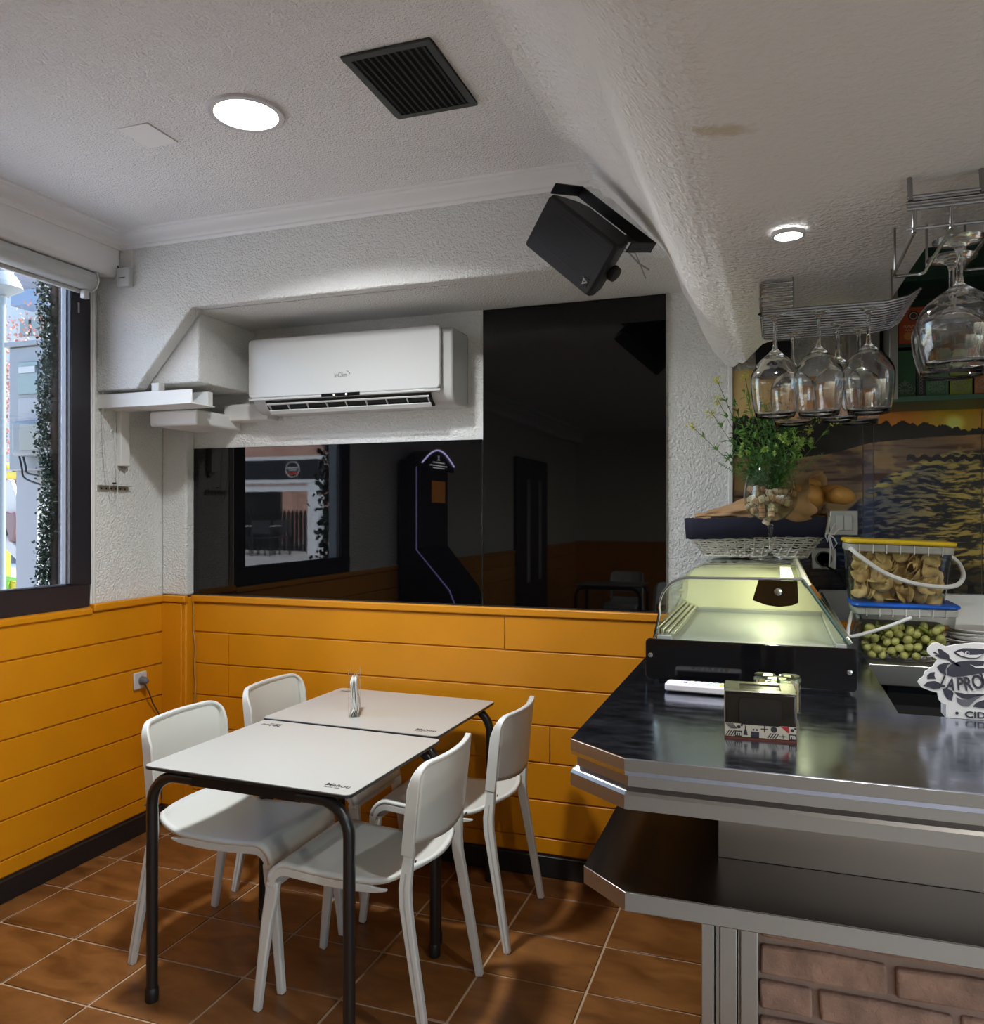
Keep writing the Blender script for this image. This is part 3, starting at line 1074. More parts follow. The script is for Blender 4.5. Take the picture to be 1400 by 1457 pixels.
# ================================================================== chairs
def make_chair(label, x, y, rz):
    t = thing('dining_chair', label, 'chair', (x, y, 0), rz, 'white plastic cafe chairs')
    # seat, facing +x; front edge rolls over
    def seat(i, j):
        # i across (y), j along (x) from rear to front
        v = j
        if v < .84:
            x_ = -.215 + v / .84 * .40
            z_ = .452 - .012 * math.sin(PI * min(1, v / .84))
            if v < .26:
                q = (1 - v / .26)
                z_ += .045 * q * q
                x_ -= .012 * q
        else:
            a = (v - .84) / .16 * R(85)
            x_ = .185 + .055 * math.sin(a)
            z_ = .452 - .055 * (1 - math.cos(a))
        hw = .198 - .012 * (1 - v) 
        if v < .12:
            q = 1 - v / .12
            hw -= .035 * (1 - math.sqrt(max(0, 1 - q * q)))
        yy = (i * 2 - 1) * hw
        z_ -= .010 * (1 - abs(i * 2 - 1) ** 2) * (1 if v < .84 else 0)
        if v < .2:
            x_ -= .028 * (1 - (i * 2 - 1) ** 2) * (1 - v / .2)
        return (x_, yy, z_)
    MB().grid(seat, 17, 34).build('seat', M_plastic, t, solid=.014, off=-1, smooth=True, autos=60)
    for s in (-1, 1):
        pth, secs = [], []
        for k in range(5, 34):
            p_ = seat(0 if s < 0 else 1, k / 33)
            pth.append((p_[0], p_[1] - s * .005, p_[2] - .013))
            q = min(1, .25 + (k - 5) / 5)
            secs.append([(-.005, .011 - .024 * q), (.005, .011 - .024 * q), (.005, .011), (-.005, .011)])
        MB().sweep(pth, secs, (0, 1, 0)).build('seat_rim', M_plastic, t, bevel=.002)
    fz = .397
    rim2 = None
    # back rest
    zb, zt, W, r = .585, .805, .197, .045

    def bx(yy, z):
        return -.236 - (z - .58) * .10 - .036 * (1 - (yy / W) ** 2)

    def back(i, j):
        z = zb + (zt - zb) * (1 - (1 - j) ** 1.6)
        w = W
        if z > zt - r:
            w = W - r + math.sqrt(max(0, r * r - (z - (zt - r)) ** 2))
        yy = (i * 2 - 1) * w
        zz = z
        if j < .3:
            zz = z - .022 * (1 - (yy / W) ** 2) * (1 - j / .3)
        return (bx(yy, z), yy, zz)
    MB().grid(back, 21, 22).build('backrest', M_plastic, t, solid=.012, off=0, smooth=True, autos=60)
    rr = MB()
    outl = []
    for k in range(0, 9):
        outl.append((-W, .545 + (zt - r - .545) * k / 8))
    for k in range(1, 7):
        a = R(180 - 90 * k / 6)
        outl.append((-W + r + r * math.cos(a), zt - r + r * math.sin(a)))
    left = outl[:]
    right = [(-a, b) for a, b in outl[::-1]]
    top = [(-W + r + (2 * (W - r)) * k / 10, zt) for k in range(1, 10)]
    full = left + top + right
    pth = [(bx(a, b), a, b) for a, b in full]
    sides = []
    secs = []
    for a, b in full:
        sides.append(Vector((1, 0, 0)))
        fl = min(1, max(0, (zt - b) / .07))
        d = .010 + .020 * fl
        secs.append([(-.008, -.006), (d, -.006), (d, .006), (-.008, .006)])
    rr.sweep(pth, secs, sides)
    rr.build('back_flange', M_plastic, t, bevel=.003)
    # legs
    for s in (-1, 1):
        # rear leg
        P_ = [(-.290, s * .213, 0), (-.262, s * .208, .16), (-.232, s * .203, .33), (-.218, s * .199, .41), (-.216, s * .197, .455), (-.220, s * .193, .50), (-.225, s * .189, .56), (-.228, s * .189, .61)]
        hw = [.0125, .0145, .0165, .018, .018, .0165, .0150, .010]
        sec = [[(-.011, -h), (.011, -h), (.011, -.3 * h), (.007, -.2 * h), (.007, .2 * h), (.011, .3 * h), (.011, h), (-.011, h)] if False else [(-.011, -h), (.011, -h), (.011, h), (-.011, h)] for h in hw]
        rl = MB().sweep(P_, sec, (0, 1, 0)).build('leg', M_plastic, t, bevel=.004)
        gr = MB().sweep([(p0[0] - .0, p0[1] + s * .0112, p0[2]) for p0 in P_[:6]], [(-.001, -.0022), (.001, -.0022), (.001, .0022), (-.001, .0022)], (0, 1, 0))
        gr.build('groove', mat('plastic_shadow_grey', (.5, .49, .45), .5), rl)
        for (zz, xx) in ((.535, -.235),):
            MB().lathe([(.004, 0), (.004, .002), (0, .002)], 10, M=Matrix.Translation((xx - .012, s * .197, zz)) @ Matrix.Rotation(-PI / 2, 4, 'Y')).build('screw', mat('screw_dark', (.1, .1, .1), .4, .8), rl)
        P_ = [(.287, s * .190, 0), (.272, s * .187, .14), (.254, s * .184, .28), (.240, s * .181, .36), (.236, s * .180, .402)]
        hw = [.012, .0145, .018, .021, .022]
        MB().sweep(P_, [[(-.012, -h), (.012, -h), (.012, h), (-.012, h)] for h in hw], (0, 1, 0)).build('leg', M_plastic, t, bevel=.005)
    # front apron between the front legs
    MB().box(.228, .240, -.165, .165, .378, .402).build('apron', M_plastic, t, bevel=.003)
    return t


c1 = make_chair('white plastic chair at the near table with its back to the left wall', -1.770, 2.385, R(0))


def chair_copy(label, x, y, rz):
    c = copy_tree(c1)
    c.location = (x, y, 0)
    c.rotation_euler = (0, 0, rz)
    c['label'] = label
    return c


chair_copy('white plastic chair at the far table in the orange corner', -1.775, 2.94, R(0))
chair_copy('white plastic chair at the near table seen from behind', -1.215, 2.285, R(180))
chair_copy('white plastic chair at the far table with its back toward the bar', -1.172, 2.870, R(180))
# another table further back in the room, seen only as a dim reflection in the black glass
t_far = make_table('white table far behind the camera, reflected in the black glass', -1.75, -2.45, .74, .60, 0)
chair_copy('white plastic chair far behind the camera, reflected in the black glass', -1.35, -2.2, R(200))
chair_copy('white plastic chair at the front end wall, reflected in the black glass', -1.75, -3.15, R(90))

# napkin holder on the far table
npk = thing('napkin_holder', 'upright clear holder with white paper napkins on the far table', 'napkin holder', (-1.560, 2.800, ZT), R(25))
MB().box(-.018, .018, -.07, .07, 0, .003).build('base', M_case, npk)
wire = MB()
for x_ in (-.018, .018):
    wire.tube([(x_, -.06, 0), (x_, -.06, .165), (x_, -.055, .172)], .0009, 6)
    wire.tube([(x_, .06, 0), (x_, .06, .170)], .0009, 6)
wire.build('wire_frame', M_chrome, npk)
for k in range(9):
    x_ = -.012 + k * .003
    bend = .016 * math.sin(k)

    def sheet(i, j, x_=x_, k=k):
        z = .004 + j * (.145 - .0035 * abs(k - 4))
        return (x_ + .014 * math.exp(-((j - .22) / .14) ** 2) * (1 - k / 12) + .004 * math.sin(j * 3 + k), -.056 + i * .112, z)
    MB().grid(sheet, 3, 12).build('napkin', mat('napkin_paper', (.82, .82, .78), .8), npk, smooth=True, solid=.0012)

# ================================================================== BAR COUNTER
HB = 1.10
bar = thing('bar_counter', 'L-shaped steel bar counter with brick front in the foreground', 'bar counter', (0, 0, 0))
XBR = 2.2
Xl, Yfb = -.365, 1.390
# top (L-shape) edges
top_poly = [(Xl, YB - .045), (Xl, 1.480), (-.248, Yfb), (XBR, Yfb), (XBR, 1.891), (.242, 1.891), (.242, YB - .045)]
M_top = mat('steel_countertop', (.47, .51, .64), .18, 1, bump=(24, .04, .0008, 3), var=(6, .07))


def top_mat():
    nt = M_top.node_tree
    b = nt.nodes['Principled BSDF']
    n = nt.nodes.new('ShaderNodeTexNoise')
    n.inputs['Scale'].default_value = 14
    n.inputs['Detail'].default_value = 8
    n.inputs['Roughness'].default_value = .7
    tc = nt.nodes.new('ShaderNodeTexCoord')
    mp = nt.nodes.new('ShaderNodeMapping')
    mp.inputs['Scale'].default_value = (1, 2.6, 1)
    nt.links.new(tc.outputs['Object'], mp.inputs[0])
    nt.links.new(mp.outputs[0], n.inputs['Vector'])
    mr = nt.nodes.new('ShaderNodeMapRange')
    mr.inputs[1].default_value = .35
    mr.inputs[2].default_value = .7
    mr.inputs[3].default_value = .12
    mr.inputs[4].default_value = .25
    nt.links.new(n.outputs['Fac'], mr.inputs[0])
    nt.links.new(mr.outputs[0], b.inputs['Roughness'])


top_mat()
cs = MB()
# convex pieces so that the top is clean
cs.prism([(Xl, YB - .045), (Xl, 1.480), (-.248, Yfb), (.242, Yfb), (.242, YB - .045)][::-1], HB - .03, HB, 'z')
cs.box(.242, XBR, Yfb, 1.891, HB - .03, HB)
cs.build('countertop', M_top, bar)
# fascia profile swept along left side -> chamfer -> front
fprof = [(.0, -.0015), (.001, -.002), (.001, -.022), (-.010, -.030), (-.011, -.052), (-.002, -.058), (.001, -.064), (.001, -.088), (-.004, -.090), (-.05, -.090), (-.05, -.0015)]


def fascia(path, prof_, name, m, z):
    """path of 2d points, mitred; out = right-hand side offset away from counter"""
    b = MB()
    n = len(prof_)
    P2 = [Vector((p[0], p[1])) for p in path]
    vs = []
    for i, p_ in enumerate(P2):
        d0 = (P2[i] - P2[i - 1]).normalized() if i else (P2[1] - P2[0]).normalized()
        d1 = (P2[i + 1] - P2[i]).normalized() if i < len(P2) - 1 else d0
        n0, n1 = Vector((d0.y, -d0.x)), Vector((d1.y, -d1.x))
        nn = (n0 + n1).normalized()
        k = 1 / max(.3, nn.dot(n0))
        for (o_, u_) in prof_:
            vs.append((p_.x + nn.x * o_ * k, p_.y + nn.y * o_ * k, z + u_))
    fs = [(i * n + k, i * n + (k + 1) % n, (i + 1) * n + (k + 1) % n, (i + 1) * n + k) for i in range(len(P2) - 1) for k in range(n)]
    fs += [tuple(range(n))[::-1], tuple((len(P2) - 1) * n + k for k in range(n))]
    b.add(vs, fs)
    return b.build(name, m, bar, smooth=True, autos=22)


# path must run so that the right-hand normal points outward: going from wall to front along the left side, outward is -x
path = [(XBR, Yfb), (-.248, Yfb), (Xl, 1.480), (Xl, YB - .045)]
path = path[::-1]          # wall -> front -> right: direction -y, right-hand normal = (d.y,-d.x)=(-1,0): outward
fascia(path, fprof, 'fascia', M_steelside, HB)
# lower shelf
ZS2 = .87
sh = MB()
sh.prism([(-.337, YB - .045), (-.337, 1.469), (-.247, Yfb), (-.1, Yfb), (-.1, YB - .045)][::-1], ZS2 - .02, ZS2, 'z')
sh.box(-.1, XBR, Yfb, 1.60, ZS2 - .02, ZS2)
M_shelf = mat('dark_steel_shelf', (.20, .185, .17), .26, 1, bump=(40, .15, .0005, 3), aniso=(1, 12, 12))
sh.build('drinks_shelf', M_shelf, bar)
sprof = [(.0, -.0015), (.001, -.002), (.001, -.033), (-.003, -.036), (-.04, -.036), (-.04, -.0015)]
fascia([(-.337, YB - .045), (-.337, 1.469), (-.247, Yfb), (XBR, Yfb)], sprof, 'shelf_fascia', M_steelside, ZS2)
MB().box(-.105, XBR, 1.588, 1.62, ZS2, HB - .03).build('riser_panel', mat('riser_steel', (.40, .37, .34), .35, 1, bump=(50, .25, .0006, 3), aniso=(25, 1, 1)), bar, bevel=.001)
MB().box(-.105, .20, 1.62, YB - .05, ZS2, HB - .03).build('riser_body', M_dark, bar)
MB().box(-.13, XBR, 1.66, 1.86, 0, ZS2 - .02).build('carcass', M_dark, bar)
MB().box(-.13, .20, 1.86, YB - .05, 0, ZS2 - .02).build('carcass_return', mat('panel_dark', (.03, .025, .02), .5), bar)
# corner post: steel profile
ps = MB()
ps.box(-.138, -.114, 1.60, 1.67, 0, ZS2 - .022)
ps.box(-.114, -.104, 1.622, 1.67, 0, ZS2 - .022)
ps.box(-.104, -.072, 1.602, 1.67, 0, ZS2 - .022)
ps.box(-.072, -.066, 1.612, 1.67, 0, ZS2 - .022)
ps.box(-.066, -.034, 1.600, 1.67, 0, ZS2 - .022)
ps.build('corner_post', M_steelside, bar, bevel=.002)
# bricks
MB().box(-.034, XBR, 1.625, 1.66, 0, ZS2 - .022).build('mortar', mat('mortar', (.30, .20, .155), .95, bump=(40, .8, .004, 4)), bar)
row = 0
z = ZS2 - .024
bricks = {}
random.seed(11)
while z > .12:
    h = .058
    x = -.03
    ln = [.10, .19, .225][row % 3]
    first = True
    while x < .92:
        L_ = ln if first else random.choice((.215, .235, .225, .20))
        first = False
        x1 = min(x + L_, 1.0)
        d = random.uniform(.006, .013)

        def brick(i, j):
            return None
        bb = MB()
        nseg = 4
        j_ = lambda: random.uniform(-.003, .003)
        bb.prism([(x + j_(), z - h + j_()), (x + (x1 - x) * .5, z - h + j_()), (x1 - .009 + j_(), z - h + j_()), (x1 - .009 + j_(), z - .004 + j_()), (x + (x1 - x) * .5, z - .004 + j_()), (x + j_(), z - .004 + j_())], 1.625 - d, 1.64, 'y')
        bb.build('brick', M_brick, bar, bevel=.005, seg=2)
        x = x1 + .005
    z -= h + .011
    row += 1

# ---- things on the bar top
nb = thing('napkin_dispenser', 'small metal napkin dispenser box on the front of the bar top', 'napkin dispenser', (at(1080, 1050, Z=HB).x, at(1080, 1050, Z=HB).y + .03, HB), R(2.5))
MB().box(-.064, .064, -.048, .048, 0, .004).build('base', mat('dull_red', (.12, .03, .015), .5), nb)
bx_ = MB()
wd, dp, hh = .0635, .046, .088
bx_.box(-wd, wd, -dp, dp, .004, hh)
nbm = bx_.build('case', mat('dispenser_dark', (.018, .015, .010), .25, .2), nb, bevel=.004)
tf = MB()
tf.box(-wd - .0005, wd + .0005, -dp - .0005, -.026, hh - .001, hh + .002).box(-wd - .0005, wd + .0005, .026, dp + .0005, hh - .001, hh + .002)
tf.box(-wd - .0005, -.036, -.026, .026, hh - .001, hh + .002).box(.036, wd + .0005, -.026, .026, hh - .001, hh + .002)
tf.build('top_plate', mat('dispenser_metal', (.50, .48, .40), .22, 1), nb, bevel=.0015)
MB().box(-wd - .001, -wd + .001, -dp + .002, dp - .002, .004, hh).box(wd - .001, wd + .001, -dp + .002, dp - .002, .004, hh).build('side_plate', MATS['dispenser_metal'], nb)
MB().box(-.036, .036, -.026, .026, hh - .012, hh - .0005).build('paper_napkins', mat('kraft_napkin', (.42, .25, .13), .8), nb)
MB().prism(rrect(-.037, .037, .028, .078, .006), -dp - .002, -dp, 'y').build('front_insert', mat('insert_black', (.022, .020, .018), .12), nb)
Mcr = mat('print_cream', (.62, .58, .50), .45)
Mrd = mat('print_red', (.45, .02, .04), .45)
MB().box(-wd + .0005, wd - .0005, -dp - .0012, -dp, .005, .029).build('printed_band', Mcr, nb)
pr = MB()
yf_ = -dp - .0018
for k in range(4):
    pr.prism([(-.063 + k * .004, .029), (-.061 + k * .004, .029), (-.050 + k * .0032, .019), (-.052 + k * .0032, .019)], yf_, yf_ + .0006, 'y')
for k in range(4):
    pr.prism([(-.062 + k * .0045, .006), (-.060 + k * .0045, .006), (-.054 + k * .0045, .016), (-.056 + k * .0045, .016)], yf_, yf_ + .0006, 'y')
    pr.prism([(.012 + k * .0045, .006), (.014 + k * .0045, .006), (.020 + k * .0045, .015), (.018 + k * .0045, .015)], yf_, yf_ + .0006, 'y')
for x_ in (-.045, .050):
    pr.box(x_, x_ + .013, yf_, yf_ + .0006, .005, .016)
pr.box(-.016, -.002, yf_, yf_ + .0006, .005, .016)
for x_ in (-.038, .056):
    pr.lathe([(.0032, 0), (.0032, .0006)], 10, M=Matrix.Translation((x_, yf_ + .0006, .023)) @ Matrix.Rotation(PI / 2, 4, 'X'))
    pr.lathe([(.0022, 0), (.0022, .0006)], 8, M=Matrix.Translation((x_ + .005, yf_ + .0006, .0265)) @ Matrix.Rotation(PI / 2, 4, 'X'))
pr.lathe([(.0055, 0), (.0055, .0006)], 16, M=Matrix.Translation((.024, yf_ + .0006, .022)) @ Matrix.Rotation(PI / 2, 4, 'X'))
pr.box(.001, .014, yf_, yf_ + .0006, .0212, .0228).box(.0068, .0084, yf_, yf_ + .0006, .0165, .0285)
pr.prism([(.034, .0125), (.0355, .010), (.041, .0105), (.0355, .011)], yf_, yf_ + .0006, 'y')
for a in range(4):
    w = a * PI / 2
    pr.prism([(.040, .0105), (.040 + .0075 * math.cos(w), .0105 + .0055 * math.sin(w)), (.040 + .0015 * math.cos(w + 1.2), .0105 + .0015 * math.sin(w + 1.2))], yf_, yf_ + .0006, 'y')
pr.prism([(-.030, .0085), (-.022, .0085), (-.0245, .019), (-.0275, .019)], yf_, yf_ + .0006, 'y').box(-.0270, -.0250, yf_, yf_ + .0006, .019, .026)
pr.lathe([(.0018, 0), (.0018, .0006)], 8, M=Matrix.Translation((-.012, yf_ + .0006, .0195)) @ Matrix.Rotation(PI / 2, 4, 'X'))
pr.lathe([(.0018, 0), (.0018, .0006)], 8, M=Matrix.Translation((-.006, yf_ + .0006, .0195)) @ Matrix.Rotation(PI / 2, 4, 'X'))
pr.build('printed_pattern', M_ink, nb)
MB().prism([(.036, .029), (.050, .029), (.050, .017)], yf_, yf_ + .0006, 'y').build('printed_triangle', Mrd, nb)
for x_ in (-.0435, .0515):
    text('lettering', 'm', .013, Mcr, nb, (x_, yf_ - .0001, .0075), (PI / 2, 0, 0), ext=.0003, bold=.0004)

# toothpick jars
tj = []
for k, (u_, v_) in enumerate(((1088, 1004), (1123, 1006), (1105, 1012))):
    p_ = at(u_, v_, Z=HB)
    lab = ['clear jar of toothpicks behind the napkin dispenser on its left', 'clear jar of toothpicks behind the napkin dispenser on its right', 'clear jar of toothpicks between the two others behind the napkin dispenser'][k]
    p_ = Vector((at(u_ + 0, 980, Y=1.80).x, [1.80, 1.80, 1.765][k], HB))
    if k == 0:
        j = thing('toothpick_jar', lab, 'jar', p_, group='toothpick jars')
        MB().lathe([(0, .001), (.021, .001), (.0225, .006), (.0225, .074), (.0195, .074), (.0195, .008), (0, .008)], 28).build('jar', M_case, j, smooth=True)
        MB().lathe([(.0235, .071), (.0235, .078), (.0205, .083), (0, .084)], 28).build('lid', M_case, j, smooth=True)
        tp = MB()
        rj = random.Random(5)
        for q in range(70):
            a, r_ = rj.uniform(0, 2 * PI), .0175 * math.sqrt(rj.random())
            tp.tube([(r_ * math.cos(a), r_ * math.sin(a), .009), (r_ * math.cos(a) + rj.uniform(-.001, .001), r_ * math.sin(a), .066 + rj.uniform(0, .004))], .0010, 4)
        tp.build('toothpicks', mat('toothpick_wood', (.55, .38, .22), .7), j)['kind'] = 'stuff'
        jar0 = j
    else:
        j = copy_tree(jar0)
        j.location = p_
        j['label'] = lab

# remote control
p0, p1 = at(946, 984, Z=HB), at(1040, 992, Z=HB)
rm = thing('remote_control', 'white remote control lying on the bar top beside the dispenser', 'remote control', (p0.x, p0.y + .022, HB), math.atan2(p1.y - p0.y, p1.x - p0.x))
MB().prism(rrect(0, .165, -.026, .026, .009), .003, .021, 'z').build('case', mat('remote_white', (.78, .77, .82), .4), rm, bevel=.004, seg=3)
for k in range(7):
    for q in range(3):
        if k == 0 and q != 1:
            continue
        x_ = .046 + k * .014
        y_ = -.015 + q * .015
        MB().box(x_ - .0045, x_ + .0045, y_ - .004, y_ + .004, .021, .0226).build('button', mat('btn_%d' % (2 if k == 6 and q < 2 else (1 if k > 3 else (0 if k else 3))), [(.72, .70, .74), (.55, .66, .60), (.75, .55, .12), (.1, .1, .25)][2 if k == 6 and q < 2 else (1 if k > 3 else (0 if k else 3))], .5), rm, bevel=.001)

# cider sign
M_board = mat('sign_board', (.62, .62, .64), .5)
M_navy = mat('sign_ink', (.022, .022, .035), .5)
sg0 = at(1345, 1021, Z=HB)
sgn = thing('cider_sign', 'die-cut white cider sign with a black snake emblem on the bar', 'sign', (sg0.x, sg0.y, HB), R(0))
K = 1.655 / F      # metres per photograph pixel at the sign


def sgp(u, v):
    return ((u - 1345) * K * 1.0, (1021 - v) * K)


outline = [(1345, 1021), (1345, 1002), (1340, 1001), (1336, 996), (1334, 986), (1325, 984), (1314, 980), (1309, 973), (1311, 968), (1316, 964), (1319, 956), (1328, 949), (1332, 942), (1334, 938), (1326, 934), (1321, 928), (1322, 922), (1328, 915), (1335, 914), (1345, 919), (1360, 915), (1380, 912), (1410, 912), (1440, 915), (1470, 930), (1485, 950), (1488, 975), (1470, 995), (1465, 1021)]
bd_ = MB().prism([sgp(*p_) for p_ in outline], 0, .003, 'y')
bd_.build('board', M_board, sgn, bevel=.0006, seg=1)
MB().box(0, sgp(1465, 0)[0], .003, .05, 0, sgp(0, 1002)[1]).build('box', mat('sign_box', (.60, .60, .60), .5), sgn)
ey = -.0012


def shape(pts_, name, m, y0=0, dy=.0006):
    MB().prism([sgp(*p_) for p_ in pts_], ey + y0, ey + y0 + dy + .0005, 'y').build(name, m, sgn)


def zp(x, y):
    return (1260 + x / 5.607, 860 + y / 5.604)


shape([zp(*p_) for p_ in [(385, 385), (400, 375), (430, 400), (420, 350), (445, 355), (480, 380), (500, 395), (505, 425), (570, 470), (580, 485), (560, 483), (490, 435), (440, 425), (400, 405), (425, 398)]], 'fork_emblem', M_navy)
shape([zp(*p_) for p_ in [(535, 370), (560, 355), (600, 338), (680, 335), (790, 340), (900, 345), (900, 380), (790, 365), (740, 372), (720, 400), (690, 415), (640, 418), (580, 405), (545, 385)]], 'snake_head', M_navy)
shape([zp(*p_) for p_ in [(552, 374), (590, 362), (610, 380), (650, 388), (700, 384), (735, 376), (715, 396), (690, 408), (640, 410), (585, 398)]], 'snake_jaw', M_board, -.0008)
MB().lathe([(0, 0), (.0040, 0), (.0040, .0006)], 14, M=Matrix.Translation((sgp(*zp(627, 374))[0], ey - .001, sgp(*zp(627, 374))[1])) @ Matrix.Rotation(PI / 2, 4, 'X')).build('snake_eye', M_board, sgn)
MB().lathe([(0, 0), (.0022, 0), (.0022, .0004)], 12, M=Matrix.Translation((sgp(*zp(630, 374))[0], ey - .0014, sgp(*zp(630, 374))[1])) @ Matrix.Rotation(PI / 2, 4, 'X')).build('snake_pupil', M_navy, sgn)
shape([zp(*p_) for p_ in [(415, 500), (430, 480), (470, 462), (520, 460), (490, 480), (475, 520), (480, 560), (440, 540)]], 'snake_coil', M_navy)
shape([zp(*p_) for p_ in [(485, 560), (484, 510), (515, 470), (570, 445), (650, 432), (740, 430), (900, 440), (900, 500), (790, 510), (700, 535), (600, 562), (530, 570)]], 'apple_emblem', M_navy)
shape([zp(*p_) for p_ in [(645, 462), (690, 478), (740, 468), (750, 425), (765, 425), (765, 470), (800, 480), (740, 486), (690, 488)]], 'snake_fang', M_board, -.0008)
shape([zp(*p_) for p_ in [(345, 600), (345, 570), (370, 545), (400, 540), (395, 565), (405, 595), (370, 596)]], 'leaf_emblem', M_navy)
shape([zp(*p_) for p_ in [(318, 655), (350, 620), (400, 612), (430, 625), (455, 650), (430, 672), (390, 678), (360, 668)]], 'leaf_emblem', M_navy)
shape([zp(*p_) for p_ in [(455, 672), (480, 665), (520, 680), (532, 700), (520, 760), (490, 750), (465, 715)]], 'leaf_emblem', M_navy)
shape([zp(*p_) for p_ in [(540, 690), (620, 700), (700, 695), (800, 690), (900, 690), (900, 705), (760, 695), (690, 715), (640, 740), (590, 735), (560, 715)]], 'apple_emblem', M_navy)
shape([zp(*p_) for p_ in [(552, 730), (590, 748), (650, 735), (700, 705), (745, 700), (690, 740), (660, 775), (640, 797), (590, 797), (560, 770)]], 'snake_coil', mat('sign_hatch', (.10, .10, .12), .5))
shape([zp(*p_) for p_ in [(668, 797), (690, 765), (740, 740), (900, 735), (900, 803), (750, 803)]], 'apple_emblem', M_navy)
bt = MB()
for k, ch in enumerate('LA PROHIBIDA'):
    uu, vv, rr_, sz = [(431, 642, -20, 92), (478, 668, -10, 96), (0, 0, 0, 0), (556, 672, 3, 108), (610, 672, 9, 112), (672, 660, 14, 116), (740, 636, 16, 118), (812, 618, 14, 118), (850, 610, 10, 118), (910, 605, 5, 118), (950, 602, 0, 118), (1010, 606, -5, 118)][k]
    if not sz:
        continue
    q = sgp(*zp(uu, vv))
    text('lettering', ch, sz / 5.607 * K * 1.35, M_navy, sgn, (q[0], ey - .0004, q[1]), (PI / 2, R(-rr_), 0), ext=.0004, sx=.66, bold=.0008)
q = sgp(*zp(610, 885))
text('lettering', 'CIDER', 70 / 5.607 * K * 1.0, M_navy, sgn, (q[0], ey, q[1]), (PI / 2, 0, 0), ext=.0004, bold=.0004, sx=1.25)
q = sgp(*zp(556, 858))
MB().lathe([(0, 0), (.0030, 0), (.0030, .0008)], 12, M=Matrix.Translation((q[0], ey + .0008, q[1])) @ Matrix.Rotation(PI / 2, 4, 'X')).build('printed_dot', M_navy, sgn)

# ================================================================== display case
dc = thing('display_case', 'lit glass food display case with black front on the bar', 'display case', (0, 0, 0))
cy0, cy1, cym = 2.057, 3.22, 2.74
MB().prism(rrect(-.313, .176, HB + .006, 1.207, .010), cy0 - .006, cy0 + .004, 'y').build('front_plate', mat('gloss_black', (.004, .004, .005), .08), dc, bevel=.002)
for x_, z_ in ((-.300, 1.166), (.160, 1.152)):
    MB().lathe([(.006, 0), (.006, .002), (.003, .003), (0, .003)], 14, M=Matrix.Translation((x_, cy0 - .006, z_)) @ Matrix.Rotation(PI / 2, 4, 'X')).build('screw', M_chrome, dc, smooth=True)
MB().box(-.295, .165, cy0 + .004, cy1, HB + .006, 1.20).build('base', mat('case_base', (.35, .35, .34), .35, .9), dc)
MB().box(-.28, .15, cy0 + .006, cy1, HB, HB + .006).build('feet', M_core, dc)
M_tray = mat('case_tray', (.36, .38, .36), .5, .3, bump=(30, .3, .001))
M_cream = mat('case_cream', (.80, .78, .55), .4)
tr_ = MB()
tr_.box(-.25, .13, cy0 + .02, cym - .02, 1.2005, 1.203)
for (a, b, c_, d_) in ((-.285, -.25, cy0 + .005, cym), (.13, .155, cy0 + .005, cym), (-.25, .13, cym - .03, cym)):
    tr_.box(a, b, c_, d_, 1.2005, 1.215)
tr_.build('tray', M_tray, dc, bevel=.002)
st = MB()
for k in range(4):
    st.box(-.29 + k * .012, -.282 + k * .012, cy0 + .02, cym, 1.2155, 1.235 - k * .005)
st.build('side_rails', mat('alu_rail', (.75, .74, .66), .25, .9), dc, bevel=.001)
# arch profile in XZ
arch = [(-.293, 1.208)]
for k in range(0, 11):
    a = R(190 - 100 * k / 10)
    arch.append((-.205 + .075 * math.cos(a) * 1.0, 1.287 + .075 * math.sin(a)))
arch += [(.058, 1.365)]
back_s = [(.058, 1.365), (.158, 1.216)]
# glass skin
gs = MB()
n_ = len(arch)
gv = [(x_, cy0 + .006, z_) for x_, z_ in arch] + [(x_, cy1, z_) for x_, z_ in arch]
gs.add(gv, [(i, i + 1, n_ + i + 1, n_ + i) for i in range(n_ - 1)])
gs.build('curved_glass', M_case, dc, smooth=True, solid=.004, off=0)
MB().prism(arch + [(.158, 1.212)], cy0 + .006, cy0 + .010, 'y').build('end_glass', M_case, dc)
en = MB().prism(arch + [(.158, 1.212)], cym, cym + .01, 'y').build('rear_panel', M_cream, dc)
MB().prism([(x_ * .985 - .001, z_ - .006) for x_, z_ in arch] + [(.15, 1.205)], cym + .02, cy1 - .005, 'y').build('machine_box', mat('case_white', (.62, .62, .58), .4), dc)
MB().tube([(x_, cy0 + .006, z_) for x_, z_ in arch], .0034, 8).build('arch_trim', M_chrome, dc, smooth=True)
MB().tube([(.058, cy0 + .006, 1.365), (.160, cy0 + .006, 1.214)], .0035, 8).build('rear_trim', mat('green_edge', (.05, .10, .09), .3), dc, smooth=True)
MB().tube([(-.293 + .006, cy0 + .010, 1.21), (-.293 + .006, cym, 1.21)], .004, 6).build('lower_trim', M_chrome, dc)
